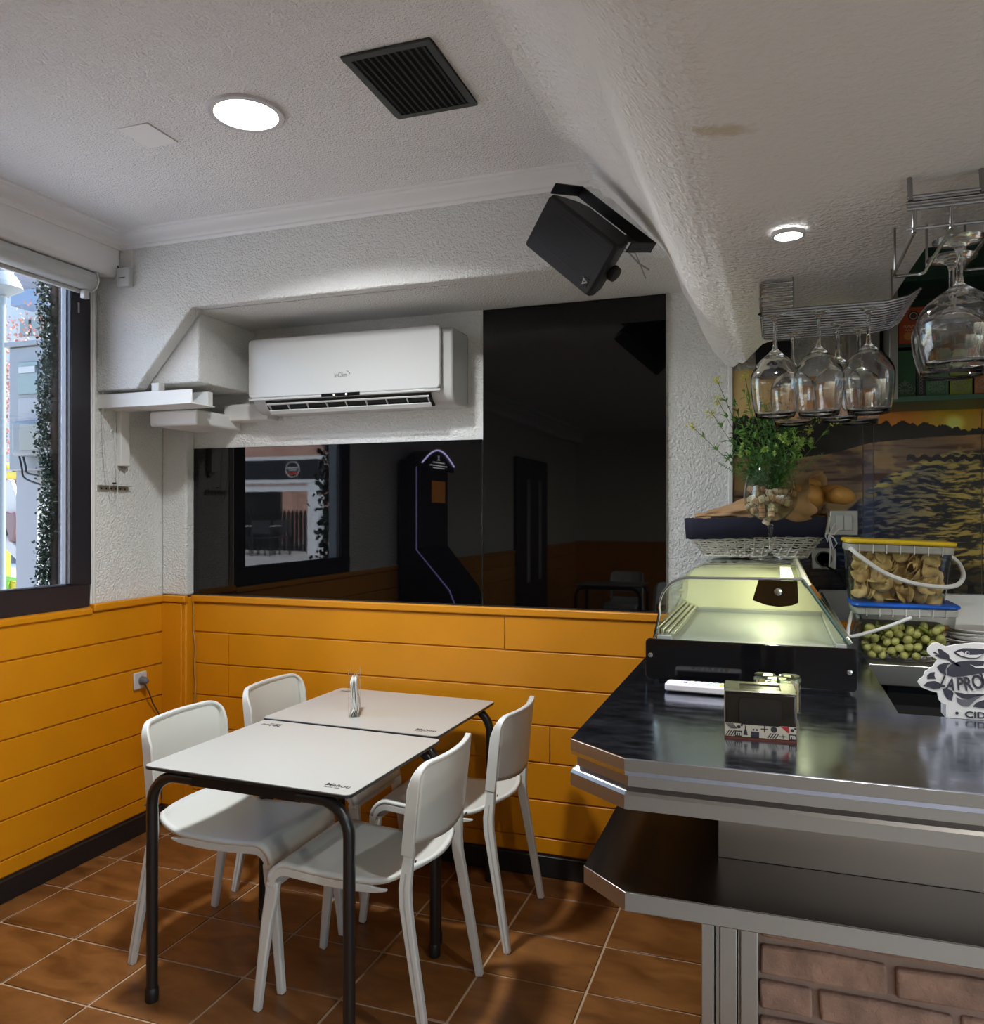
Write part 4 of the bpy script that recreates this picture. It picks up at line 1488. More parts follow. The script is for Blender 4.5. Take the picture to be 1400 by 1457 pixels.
# sloping sliding doors and the light strip
sl = Vector((.100, 0, -.149)).normalized()
Msl = Matrix.Translation((.058, 0, 1.365)) @ Matrix(((sl.x, 0, -sl.z, 0), (0, 1, 0, 0), (sl.z, 0, sl.x, 0), (0, 0, 0, 1)))
MB().box(.02, .175, cy0 + .02, cy0 + .60, -.004, -.001, Msl).build('sliding_door', M_case, dc)
MB().box(.03, .175, cy0 + .45, cy1 - .02, .003, .006, Msl).build('sliding_door', M_case, dc)
MB().box(.0, .022, cy0 + .01, cy1, -.006, .010, Msl).build('door_rail', M_cream, dc, bevel=.002)
MB().box(.165, .185, cy0 + .01, cy1, -.006, .010, Msl).build('door_rail', mat('alu_rail', (.75, .74, .66), .25, .9), dc, bevel=.002)
MB().box(.012, .06, cy0 + .02, cy0 + .025, -.002, .012, Msl).build('door_handle', M_chrome, dc)
lt = MB().box(.010, .040, cy0 + .16, cym - .03, 1.348, 1.360)
lt.build('light_tube', mat('case_lamp', (1, 1, .8), .5, emit=(1, .97, .62), emit_s=3), dc)
lamp('display_case_lamp', 'AREA', (-.02, (cy0 + cym) / 2 + .08, 1.345), .75, (1, .97, .66), (0, R(18), 0), sx=.04, sy=cym - cy0 - .3)
# black hanging end bracket with its screw
MB().prism([(-.042, 1.360), (.047, 1.360), (.049, 1.308), (.035, 1.301), (.005, 1.296), (-.025, 1.300), (-.056, 1.311)], cy0 + .012, cy0 + .018, 'y').build('end_bracket', mat('bracket_black', (.003, .003, .003), .6, spec=.05), dc, bevel=.001)
MB().lathe([(.009, 0), (.009, .003), (.005, .005), (0, .005)], 18, M=Matrix.Translation((.003, cy0 + .012, 1.333)) @ Matrix.Rotation(PI / 2, 4, 'X')).build('screw', M_chrome, dc, smooth=True)

# ---- wicker basket with navy liner
ZTOP = 1.3675
bk = thing('bread_basket', 'white wicker basket with a navy liner on the display case', 'basket', (.0, 0, 0))
Bx, By = -.075, 3.085


def ring(w, d, z, n=64, wav=0, ph=0, amp=.003):
    pts_ = []
    r_ = .045
    base_ = rrect(-w, w, -d, d, r_, 6)
    # resample evenly
    P2 = [Vector(p_) for p_ in base_]
    L_ = [0]
    for i in range(len(P2)):
        L_.append(L_[-1] + (P2[(i + 1) % len(P2)] - P2[i]).length)
    tot = L_[-1]
    for k in range(n):
        s_ = tot * k / n
        i = max(j for j in range(len(P2)) if L_[j] <= s_ + 1e-9)
        f_ = (s_ - L_[i]) / max(1e-9, L_[i + 1] - L_[i])
        q_ = P2[i].lerp(P2[(i + 1) % len(P2)], f_)
        nn = q_.normalized()
        a_ = wav * math.sin(PI * k + ph) if wav else 0
        pts_.append((Bx + q_.x + nn.x * a_ * amp, By + q_.y + nn.y * a_ * amp, z + .0015 * math.sin(k * 2.1 + ph)))
    return pts_


wk = MB()
NB = 72
for rrow in range(10):
    f_ = rrow / 9
    w_, d_ = .175 + .052 * f_, .085 + .03 * f_
    pts_ = []
    for k, p_ in enumerate(ring(w_, d_, ZTOP + .008 + .072 * f_, NB)):
        a_ = .0045 * (1 if (k + rrow) % 2 else -1)
        v_ = Vector((p_[0] - Bx, p_[1] - By)).normalized()
        pts_.append((p_[0] + v_.x * a_, p_[1] + v_.y * a_, p_[2] + random.uniform(-.002, .002)))
    wk.tube(pts_, .0033, 6, closed=True)
wk.build('wicker_weave', mat('white_wicker', (.72, .70, .62), .6), bk, smooth=True)
stk = MB()
r0, r1 = ring(.175, .085, ZTOP + .002, NB // 2), ring(.229, .116, ZTOP + .086, NB // 2)
for a, b in zip(r0, r1):
    stk.tube([a, b], .003, 5)
stk.tube(ring(.231, .118, ZTOP + .086, NB), .006, 6, closed=True)
stk.tube(ring(.175, .085, ZTOP + .004, NB), .005, 6, closed=True)
stk.build('wicker_stakes', MATS['white_wicker'], bk, smooth=True)
MB().prism([(p_[0], p_[1]) for p_ in ring(.172, .082, 0, 40)], ZTOP + .001, ZTOP + .006, 'z').build('basket_floor', MATS['white_wicker'], bk)
ln_ = MB()
ra, rb, rc = ring(.236, .123, ZTOP + .142, 80), ring(.243, .128, ZTOP + .140, 80), ring(.237, .124, ZTOP + .070, 80)
rd = ring(.19, .09, ZTOP + .03, 80)


def slope(pts_, k0):
    # the liner droops unevenly
    return [(x_, y_, z_ + k0 * math.sin(x_ * 9 + 1)) for x_, y_, z_ in pts_]


rows_ = [slope(rd, 0), slope(ra, .003), slope(rb, .003), slope(rc, .006)]
vs = [p_ for r_ in rows_ for p_ in r_]
ln_.add(vs, [(i * 80 + k, i * 80 + (k + 1) % 80, (i + 1) * 80 + (k + 1) % 80, (i + 1) * 80 + k) for i in range(3) for k in range(80)])
ln_.build('liner', mat('navy_cloth', (.012, .013, .035), .8, bump=(300, .4, .001)), bk, smooth=True, solid=.002)
# end handle with a white bow
hd = MB().tube([(Bx + .235, By - .10, ZTOP + .085), (Bx + .245, By - .105, ZTOP + .14), (Bx + .24, By - .06, ZTOP + .155), (Bx + .245, By + .03, ZTOP + .13)], .006, 8)
hd.build('handle', MATS['white_wicker'], bk, smooth=True)
bow = MB()
for k, (dx_, dz_) in enumerate(((.03, .02), (.024, -.03), (-.012, -.005))):
    c0 = Vector((Bx + .243, By - .125, ZTOP + .085))
    bow.tube([c0, c0 + Vector((dx_ * .6, -.006, dz_ + .018)), c0 + Vector((dx_, 0, dz_)), c0 + Vector((dx_ * .5, -.004, dz_ - .02)), c0], .0025, 6)
bow.tube([c0, c0 + Vector((.004, 0, -.05)), c0 + Vector((.0, -.004, -.11))], .0025, 6)
bow.build('bow', mat('white_ribbon', (.75, .74, .70), .6), bk, smooth=True)

# paper bag with bread
bag = thing('paper_bag', 'brown paper bread bag lying open on the navy basket', 'paper bag', (0, 0, 0))
A_, B_ = Vector((-.285, 3.08, 1.520)), Vector((.140, 2.99, 1.582))


def bagf(i, j):
    c_ = A_.lerp(B_, j)
    ry = .02 + .07 * min(1, j * 1.6)
    rz_ = .006 + .066 * min(1, j * 1.25) ** 1.1
    a = i * 2 * PI
    jag = 0
    if j > .97:
        jag = .012 * math.sin(a * 4) + .010 * math.sin(a * 7 + 1)
    cr = .004 * math.sin(a * 5 + j * 14) + .003 * math.sin(a * 9 - j * 20)
    if j > .7 and math.sin(a) > .6:
        rz_ += .028 * (j - .7) / .3
    jag += .035 * math.cos(a) * max(0, (j - .7) / .3) ** 1.5
    return (c_.x + jag, c_.y + (ry + cr) * math.cos(a), c_.z - .01 + (rz_ + cr) * math.sin(a))


bgm = MB()
bgm.grid(bagf, 49, 30)
bgm.build('bag', mat('kraft_paper', (.42, .25, .12), .75, bump=(35, .5, .004, 4), var=(8, .12)), bag, smooth=True, solid=.0015)
bag.location = (0, 0, 0)
for k, (dx_, dy_, dz_, s_) in enumerate(((.09, 2.97, 1.585, 1.15), (.185, 2.99, 1.590, .85), (.205, 2.94, 1.583, .75), (.11, 3.03, 1.62, .8))):
    p_ = Vector((dx_, dy_, dz_))
    br_ = MB().ball((0, 0, 0), .046, 18, 12, sz=.85)
    o = br_.build('bread_roll', mat('bread_crust', (.50, .25, .06), .55, bump=(25, .5, .004), var=(14, .25)), None, smooth=True, autos=180)
    o.location = p_
    o.scale = (1.35 * s_, .95 * s_, s_)
    o.rotation_euler = (0, .15, [.2, -.4, .5, .9][k])
    tag(o, ['large golden bread roll at the mouth of the paper bag', 'small golden bread roll jutting furthest from the bag, at the back', 'small golden bread roll jutting furthest from the bag, at the front', 'golden bread roll lying on top inside the paper bag'][k], 'bread', 'bread rolls in the paper bag')

# ---- giant goblet with corks and plant
GS = 1.0
gp = at(1096, 790, Y=2.875)
gp.z = ZTOP
gb = thing('goblet', 'oversized wine glass holding corks and greenery', 'goblet', gp)
Hg = .325


def goblet_prof(R_, H, rim, foot, stem, tb_=.0022, zb_=.42):
    """closed profile outer then inner, upright"""
    out = [(0, 0), (foot, .001), (foot, .003), (foot * .5, .007), (stem * 1.4, .014), (stem, .03), (stem, H * zb_ * .75), (stem * 1.3, H * zb_ * .92)]
    zc_ = H * zb_
    n_ = 12
    ob = []
    for k in range(1, n_ + 1):
        f_ = k / n_
        z_ = zc_ + (H - zc_) * f_
        # bowl: widest at 38 %
        if f_ < .42:
            r_ = R_ * math.sin(PI / 2 * (f_ / .42)) ** .62
        else:
            q_ = (f_ - .42) / .58
            r_ = R_ + (rim - R_) * q_ ** 1.7
        ob.append((max(r_, stem * 1.3), z_))
    inn = [(max(r_ - tb_, 0.0005), z_ + (tb_ if k < 5 else 0)) for k, (r_, z_) in enumerate(ob)][::-1]
    return out + ob + inn + [(0, zc_ + tb_ * 2.2)]


gpf = goblet_prof(.087, Hg, .062, .068, .0065, .0022, .36)
MB().lathe([(0, 0), (.068, .001), (.068, .003), (.034, .007), (.010, .014), (.0065, .03), (.0065, Hg * .27), (.009, Hg * .33), (.012, Hg * .372), (0, Hg * .372)], 40).build('stem', M_glass, gb, smooth=True, autos=180)
MB().lathe([p_ for p_ in gpf if p_[1] > Hg * .365], 56).build('bowl', M_case, gb, smooth=True, autos=180)
M_cork = [mat('cork_a', (.52, .36, .24), .85, bump=(120, .6, .001), var=(60, .2)), mat('cork_b', (.62, .50, .38), .85, bump=(120, .6, .001), var=(60, .15)), mat('cork_c', (.40, .22, .13), .85, bump=(120, .6, .001), var=(60, .2))]
M_corkp = mat('cork_print', (.10, .05, .03), .7)
ckm = []
for q in range(3):
    ckm.append(MB().lathe([(0, -.022), (.0105, -.022), (.0115, -.020), (.0115, .020), (.0105, .022), (0, .022)], 16))
rc_ = random.Random(21)
placed = []
tries = 0
cork0 = {}
zc0 = Hg * .37
while len(placed) < 34 and tries < 6000:
    tries += 1
    lv_ = len(placed) / 34
    z_ = zc0 + .026 + .095 * lv_ + rc_.uniform(-.01, .01)
    f_ = (z_ - zc0) / (Hg - zc0)
    Rr = .087 * math.sin(PI / 2 * min(1, f_ / .42)) ** .62 - .022
    a = rc_.uniform(0, 2 * PI)
    rad = Rr * (rc_.random() ** .4)
    p_ = Vector((rad * math.cos(a), rad * math.sin(a), z_))
    if all((p_ - q_).length > .0235 for q_ in placed):
        placed.append(p_)
        k = rc_.randrange(3)
        if k not in cork0:
            cork0[k] = ckm[k].build('wine_cork', M_cork[k], None, smooth=True, autos=50)
            o = cork0[k]
            bp_ = MB()
            for s_ in (-.008, .006):
                bp_.lathe([(.0117, s_), (.0117, s_ + .0016)], 16)
            bp_.box(-.006, .006, -.0122, -.0112, -.004, .002)
            bp_.build('print_band', M_corkp, o)
        else:
            o = copy_tree(cork0[k])
        o.location = gp + p_
        o.rotation_euler = (rc_.uniform(0, PI), rc_.uniform(0, PI), rc_.uniform(0, PI))
        tag(o, 'used wine cork in the oversized glass', 'cork', 'used wine corks in the oversized glass')

plant = thing('artificial_plant', 'bushy green plant with yellow buds standing in the oversized glass', 'plant', gp)
M_leaf = [mat('leaf_a', (.06, .20, .05), .45), mat('leaf_b', (.15, .32, .06), .45), mat('leaf_c', (.33, .50, .12), .45), mat('bud_yellow', (.62, .60, .10), .5), mat('stem_green', (.04, .10, .02), .5)]
rp = random.Random(4)


def leaf(mb, base_, d, L_, w_, droop=.2):
    d = d.normalized()
    side_ = d.cross(Vector((rp.uniform(-.5, .5), rp.uniform(-.5, .5), 1))).normalized()
    up_ = side_.cross(d)
    a = base_
    m1 = base_ + d * L_ * .45 + side_ * w_ + up_ * .1 * L_
    m2 = base_ + d * L_ * .45 - side_ * w_ + up_ * .1 * L_
    mm = base_ + d * L_ * .5
    e_ = base_ + d * L_ - up_ * droop * L_
    mb.add([a, m1, e_, m2, mm], [(0, 1, 4), (1, 2, 4), (2, 3, 4), (3, 0, 4)])


# sprigs: (end point px in the photo, depth Y offset, type)
top0 = Vector((0, 0, Hg * .70))
sprigs = []
for (u_, v_, dy_, kind) in ((983, 605, 0, 'flower'), (1012, 586, -.03, 'flower'), (1022, 570, .02, 'flower'), (1020, 540, -.02, 'flower'), (1060, 535, 0, 'flower'), (1185, 600, 0, 'flower'), (1165, 592, -.04, 'flower'), (1150, 612, .03, 'flower'),
                            (1172, 644, 0, 'fern'), (1022, 658, -.02, 'fern'), (1100, 560, -.04, 'leafy'), (1130, 575, -.02, 'leafy'), (1075, 565, .02, 'leafy'), (1050, 590, 0, 'leafy'), (1040, 625, -.04, 'leafy'), (1060, 610, -.06, 'leafy'),
                            (1090, 600, -.08, 'leafy'), (1110, 620, -.08, 'clover'), (1130, 630, -.07, 'clover'), (1095, 640, -.09, 'clover'), (1145, 625, -.03, 'clover'), (1070, 635, -.08, 'fern'), (1078, 585, -.03, 'fern'), (1120, 595, 0, 'leafy'), (1140, 640, -.05, 'leafy'), (1035, 645, .02, 'leafy'),
                            (1062, 560, -.05, 'leafy'), (1088, 575, .04, 'leafy'), (1105, 590, .05, 'leafy'), (1055, 640, -.05, 'clover'), (1120, 650, -.05, 'leafy'), (1075, 655, -.06, 'leafy'), (1045, 575, .03, 'leafy'), (1135, 600, -.05, 'leafy')):
    tip = at(u_, v_, Y=gp.y + dy_) - gp
    mids = top0 + Vector((tip.x * .25, tip.y * .25, (tip.z - top0.z) * .15))
    pts_ = []
    for k in range(9):
        f_ = k / 8
        q_ = top0.lerp(mids, f_).lerp(mids.lerp(tip, f_), f_)
        pts_.append(q_)
    root_ = Vector((top0.x + rp.uniform(-.01, .01), top0.y + rp.uniform(-.01, .01), Hg * .45))
    st_ = MB().tube([root_] + pts_, [.0014] * 5 + [.001] * 5, 5)
    so = st_.build('sprig', M_leaf[4], plant, smooth=True)
    mb = MB()
    ml = M_leaf[rp.choice((0, 0, 1))]
    if kind == 'flower':
        fl_ = MB()
        for k in range(22):
            f_ = rp.uniform(.45, .98)
            q_ = pts_[int(f_ * 8)]
            d_ = (tip - top0).normalized() + Vector((rp.uniform(-1, 1), rp.uniform(-1, 1), rp.uniform(-.6, 1)))
            leaf(mb, q_, d_, rp.uniform(.02, .034), .0032)
        for k in range(34):
            d_ = Vector((rp.gauss(0, 1), rp.gauss(0, 1), rp.gauss(0, 1))).normalized() * rp.uniform(.004, .022)
            q_ = tip + d_
            fl_.ball(q_, rp.uniform(.0018, .0032), 5, 3)
        fl_.build('bud', M_leaf[3], so)['kind'] = 'stuff'
        ml = M_leaf[1]
    elif kind == 'fern':
        for k in range(26):
            f_ = .25 + .75 * k / 26
            q_ = pts_[0].lerp(pts_[8], 0)
            i_ = min(7, int(f_ * 8))
            q_ = pts_[i_].lerp(pts_[i_ + 1], f_ * 8 - i_)
            sd = (tip - top0).cross(Vector((0, 1, 0))).normalized()
            for s_ in (-1, 1):
                leaf(mb, q_, sd * s_ + (tip - top0).normalized() * .4, .016 * (1.15 - f_) + .005, .0022, .05)
        ml = M_leaf[0]
    elif kind == 'clover':
        for c_ in range(5):
            q0 = tip + Vector((rp.uniform(-.02, .02), rp.uniform(-.02, .0), rp.uniform(-.018, .018)))
            for k in range(8):
                a = k * PI / 4
                leaf(mb, q0, Vector((math.cos(a), -.25, math.sin(a))), .012, .0042, .1)
        ml = M_leaf[2]
    else:
        for k in range(95):
            f_ = rp.uniform(.2, 1)
            i_ = min(7, int(f_ * 8))
            q_ = pts_[i_].lerp(pts_[i_ + 1], f_ * 8 - i_) + Vector((rp.gauss(0, .008), rp.gauss(0, .008), rp.gauss(0, .008)))
            d_ = (tip - top0).normalized() * .8 + Vector((rp.uniform(-1, 1), rp.uniform(-1, 1), rp.uniform(-1, 1)))
            leaf(mb, q_, d_, rp.uniform(.016, .034), rp.uniform(.0028, .006))
    mb.build('leaves', ml, so)['kind'] = 'stuff'

# ================================================================== mural on the wall behind the bar
rs = np.random.RandomState(5)


def fbm(x, y, oct_=5, seed=0):
    out = np.zeros_like(x)
    amp, tot = 1., 0.
    for o_ in range(oct_):
        g = np.random.RandomState(seed + o_).rand(64, 64)
        xx, yy = x * 2 ** o_, y * 2 ** o_
        xi, yi = np.floor(xx).astype(int), np.floor(yy).astype(int)
        fx, fy = xx - xi, yy - yi
        fx, fy = fx * fx * (3 - 2 * fx), fy * fy * (3 - 2 * fy)
        a = g[xi % 64, yi % 64]
        b = g[(xi + 1) % 64, yi % 64]
        c = g[xi % 64, (yi + 1) % 64]
        d = g[(xi + 1) % 64, (yi + 1) % 64]
        out += amp * ((a * (1 - fx) + b * fx) * (1 - fy) + (c * (1 - fx) + d * fx) * fy)
        tot += amp
        amp *= .55
    return out / tot


def lin(c):
    c = np.asarray(c, float) / 255.
    return np.where(c <= .04045, c / 12.92, ((c + .055) / 1.055) ** 2.4)


def mural_color(u, v):
    """colours of the printed beach picture; u,v measured like the photograph's pixels on the wall plane"""
    n1 = fbm(u / 60 + 3, v / 30 + 3, 5, 1)
    def sm(a, b, x):
        t = np.clip((x - a) / (b - a), 0, 1)
        return t * t * (3 - 2 * t)
    def mixc(a, b, w):
        return a * (1 - w[..., None]) + b * w[..., None]
    one = np.ones_like(u)
    # sky
    d = np.hypot((u - 1358) / 1.0, (v - 602) / .8)
    sky = mixc(lin((176, 118, 45)) * one[..., None], lin((205, 122, 55)) * one[..., None], sm(560, 625, v))
    sky = mixc(sky, lin((186, 160, 40)) * one[..., None], .9 * (1 - sm(10, 75, d)))
    sky = mixc(sky, lin((250, 225, 110)) * one[..., None], 1 - sm(4, 20, d))
    lft = 1 - sm(1060, 1180, u)
    sky = mixc(sky, lin((176, 160, 110)) * one[..., None], lft * .8)
    # beach
    st = fbm(u / 90 + v / 25, v / 7, 4, 9)
    beach = mixc(lin((112, 92, 74)) * one[..., None], lin((62, 42, 38)) * one[..., None], sm(.4, .62, st))
    beach = mixc(beach, lin((150, 122, 80)) * one[..., None], sm(.58, .7, n1) * .7)
    beach = mixc(beach, lin((170, 120, 60)) * one[..., None], sm(1290, 1390, u) * (1 - sm(615, 650, v)) * .5)
    # water: shoreline runs from lower left to upper right
    shore = np.interp(u, [1040, 1150, 1215, 1240, 1270, 1310, 1360, 1460], [840, 760, 715, 690, 672, 655, 640, 630]) + 10 * (n1 - .5)
    w = sm(-2, 3, v - shore)
    wv = fbm(u / 16 + v / 50, v / 2.7 + 5 * fbm(u / 45, v / 30, 3, 7), 4, 21)
    yel = sm(1230, 1400, u + (v - 680) * .25 + 60 * (fbm(u / 40, v / 25, 3, 33) - .5))
    crest = mixc(lin((70, 84, 100)) * one[..., None], lin((176, 152, 82)) * one[..., None], yel)
    trough = mixc(lin((22, 32, 62)) * one[..., None], lin((44, 46, 44)) * one[..., None], yel)
    water = mixc(trough, crest, sm(.42, .66, wv))
    foam = (1 - sm(0, 22, np.abs(v - shore - 5))) * sm(.45, .6, fbm(u / 20, v / 5, 3, 40)) * sm(1215, 1250, u)
    water = mixc(water, lin((168, 150, 84)) * one[..., None], foam)
    col = mixc(beach, water, w)
    # dark near water lower part and groynes
    dk = sm(796, 812, v + 5 * (n1 - .5))
    col = mixc(col, lin((26, 28, 30)) * one[..., None], dk * .9)
    post = (((u - 1232) % 29) < 9) & (v > 832) & (v < 856)
    col = np.where(post[..., None], lin((8, 8, 10)), col)
    # far groyne
    gr_ = (np.abs(v - (652 + 2 * np.sin(u / 3))) < 3.5 * (.5 + fbm(u / 5, v * 0, 2, 71))) & (u > 1290)
    col = np.where(gr_[..., None], lin((36, 32, 38)), col)
    # headland with trees
    tl = np.interp(u, [1040, 1100, 1130, 1160, 1200, 1250, 1300, 1350, 1397, 1460], [596, 592, 598, 590, 596, 602, 603, 608, 612, 615])
    tl = tl - 14 * (fbm(u / 9, v * 0, 4, 55) - .45)
    bl_ = np.interp(u, [1040, 1130, 1180, 1240, 1320, 1397, 1460], [645, 652, 646, 630, 622, 618, 618])
    hd_ = (v > tl) & (v < bl_)
    tree = lin((22, 22, 18)) * (.6 + .8 * n1[..., None])
    col = np.where((v <= tl)[..., None], sky, col)
    col = np.where(hd_[..., None], tree, col)
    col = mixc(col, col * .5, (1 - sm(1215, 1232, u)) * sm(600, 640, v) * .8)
    col = np.where(((u > 1228) & (u < 1243) & (v > 640))[..., None], mixc(col, lin((52, 66, 96)) * one[..., None], one * .35), col)
    return col


mural = thing('wall_mural', 'printed sunset beach mural on glossy panels behind the bar', 'mural', (0, 0, 0))
M_mur = vcol_mat('mural_print', .16, .5)


def wall_x(u):
    return at(u, 700, Y=YB - .004).x


edges = [1043, 1228, 1243, 1397, 1500, 1700]
for i in range(len(edges) - 1):
    x0, x1 = wall_x(edges[i]) + .0012, wall_x(edges[i + 1]) - .0012
    z0_, z1_ = 1.235, 2.085
    dn = 340 if i < 4 else 60
    nx_ = max(8, int((x1 - x0) * dn * 1.6))
    nz_ = int((z1_ - z0_) * dn * 1.6)
    xs = np.linspace(x0, x1, nx_)
    zs_ = np.linspace(z0_, z1_, nz_)
    X_, Z_ = np.meshgrid(xs, zs_)
    yy = YB - .004
    dxc = X_ * math.cos(YAW) + yy * math.sin(YAW)
    dfc = -X_ * math.sin(YAW) + yy * math.cos(YAW)
    U_ = 700 + F * dxc / dfc
    V_ = 732 - F * (Z_ - CAMZ) / dfc
    C_ = mural_color(U_, V_)
    me = bpy.data.meshes.new('mural_panel')
    nv = nx_ * nz_
    co = np.stack([X_.ravel(), np.full(nv, yy), Z_.ravel()], 1)
    idx = np.arange(nv).reshape(nz_, nx_)
    q_ = np.stack([idx[:-1, :-1].ravel(), idx[:-1, 1:].ravel(), idx[1:, 1:].ravel(), idx[1:, :-1].ravel()], 1)
    # back and sides so that the panel has thickness
    c0 = nv
    extra = np.array([[x0, YB, z0_], [x1, YB, z0_], [x1, YB, z1_], [x0, YB, z1_]])
    co = np.vstack([co, extra])
    faces = q_.tolist()
    faces += [(idx[0, 0], c0, c0 + 1, idx[0, -1]), (idx[-1, 0], idx[-1, -1], c0 + 2, c0 + 3), (idx[0, 0], idx[-1, 0], c0 + 3, c0), (idx[0, -1], c0 + 1, c0 + 2, idx[-1, -1])]
    me.from_pydata(co.tolist(), [], [tuple(int(k) for k in f) for f in faces])
    ca = me.color_attributes.new('Col', 'FLOAT_COLOR', 'POINT')
    full_ = np.ones((nv + 4, 4), np.float32)
    full_[:nv, :3] = np.clip(C_.reshape(-1, 3) * 1.4, 0, .95)
    full_[nv:, :3] = .02
    ca.data.foreach_set('color', full_.ravel())
    me.materials.append(M_mur)
    o = bpy.data.objects.new('mural_panel', me)
    COL.objects.link(o)
    o.parent = mural
struct(MB().box(wall_x(1036), wall_x(1043), YB - .012, YB, 1.12, 2.10).build('trim_10', M_smoothw, None, bevel=.003), 'white edge strip beside the mural')
struct(MB().box(wall_x(1043), XR, YB - .02, YB, 1.10, 1.233).build('trim_11', mat('upstand', (.5, .5, .5), .3, .9), None), 'steel upstand under the mural')

# switch and socket on the mural
sw = thing('light_switch', 'double light switch in a grey frame on the mural', 'switch', (0, 0, 0))
q_ = at(1200.5, 744, Y=YB - .006)
MB().box(q_.x - .048, q_.x + .048, YB - .014, YB - .0045, q_.z - .046, q_.z + .046).build('plate', mat('switch_grey', (.45, .45, .43), .3, .3), sw, bevel=.003)
for s_ in (-1, 1):
    MB().box(q_.x + s_ * .0145 - .0135, q_.x + s_ * .0145 + .0135, YB - .018, YB - .013, q_.z - .028, q_.z + .028).build('rocker', mat('switch_rocker', (.5, .5, .46), .3), sw, bevel=.002)
so_ = thing('wall_socket', 'grey round-cornered socket on the mural below the switch', 'socket', (0, 0, 0))
q_ = at(1172, 795, Y=YB - .006)
MB().box(q_.x - .043, q_.x + .043, YB - .016, YB - .0045, q_.z - .040, q_.z + .040).build('plate', MATS['switch_grey'], so_, bevel=.008)
MB().lathe([(0, 0), (.024, 0), (.026, .003), (.030, .003), (.030, 0)], 24, M=Matrix.Translation((q_.x, YB - .016, q_.z)) @ Matrix.Rotation(PI / 2, 4, 'X')).build('socket_well', mat('socket_dark', (.08, .08, .08), .4), so_)
cbl = MB().tube([(q_.x, YB - .03, q_.z - .02), (q_.x + .05, YB - .06, 1.30), (q_.x + .10, YB - .14, 1.20), (q_.x + .12, YB - .22, 1.106)], .005, 8)
tag(cbl.build('appliance_cable', M_blackpl, None, smooth=True), 'black cable hanging from the socket on the mural behind the case', 'cable')
lp = MB().tube([(.245 + .035 * math.cos(a) + .0, 2.62 + .02 * math.cos(a), 1.155 + .045 * math.sin(a)) for a in [k * 2 * PI / 24 for k in range(24)]], .004, 8, closed=True)
tag(lp.build('coiled_cable', mat('cable_grey2', (.2, .2, .2), .4), None, smooth=True), 'grey loop of cable beside the blue-lidded tub', 'cable')

# ================================================================== back counter
bc = thing('back_counter', 'steel work counter behind the bar under the mural', 'counter', (0, 0, 0))
MB().box(.244, XBR, 2.50, YB - .021, HB - .06, HB).build('worktop', M_steel, bc, bevel=.003)
MB().box(.30, XBR, 2.56, YB - .021, 0, HB - .06).build('cabinet', M_dark, bc)

# tubs
def make_tub(name, label, cx, cyy, z0, w, d, h, lidm, tilt=0, rz=0):
    t = thing(name, label, 'tub', (cx, cyy, z0), rot=(0, tilt, rz))
    wb_, db_ = w * .90, d * .90
    nn = 28

    def rr_(w__, d__):
        return rrect(-w__ / 2, w__ / 2, -d__ / 2, d__ / 2, .03, 6)
    b0, b1 = rr_(wb_, db_), rr_(w, d)
    k_ = len(b0)
    vs_ = [(p_[0], p_[1], 0) for p_ in b0] + [(p_[0], p_[1], h * .82) for p_ in b1]
    fs_ = [(i, (i + 1) % k_, k_ + (i + 1) % k_, k_ + i) for i in range(k_)] + [tuple(range(k_))]
    MB().add(vs_, fs_).build('tub_wall', M_tub, t, smooth=True)
    MB().prism(rr_(w + .008, d + .008), h * .80, h * .92, 'z').build('collar', mat('tub_collar', (.55, .55, .52), .35, alpha=.55), t, bevel=.003)
    rb_ = MB()
    for q in range(7):
        x_ = -w / 2 + .03 + q * (w - .06) / 6
        rb_.box(x_ - .001, x_ + .001, -d / 2 - .008, -d / 2 - .004, h * .78, h * .92)
    rb_.build('rib', mat('tub_rib', (.6, .6, .58), .4), t)
    MB().prism(rr_(w + .018, d + .018), h * .93, h, 'z').build('lid', lidm, t, bevel=.005)
    return t


tb0 = at(1282, 936, Z=HB)
M_yel = mat('yellow_lid', (.72, .48, .02), .35)
M_blu = mat('blue_lid', (.01, .10, .50), .3)
TX, TY = tb0.x + .0, 2.63
blue = make_tub('olive_tub', 'blue-lidded clear tub full of olives on the back counter', TX + .0, TY + .0, HB + .001, .262, .19, .165, M_blu)
hdl = MB()
hp = [(-.135, -.05, .135), (-.15, -.10, .085), (-.14, -.108, .070), (-.06, -.112, .098), (.0, -.112, .125), (.01, -.108, .130)]
hdl.tube(spline(hp), .005, 8)
hdl.build('handle', mat('handle_white', (.62, .62, .60), .4), blue, smooth=True)
crisp = make_tub('crisp_tub', 'yellow-lidded clear tub full of crisps stacked on the blue one', TX - .018, TY + .01, HB + .168, .272, .19, .178, M_yel, R(2.0))
hp = [(-.130, -.09, .150), (-.10, -.112, .125), (-.04, -.125, .085), (.03, -.13, .062), (.10, -.125, .055), (.145, -.10, .062), (.168, -.05, .085), (.165, -.01, .115), (.145, 0, .135)]
MB().tube(spline(hp), .0065, 8).build('handle', MATS['handle_white'], crisp, smooth=True)
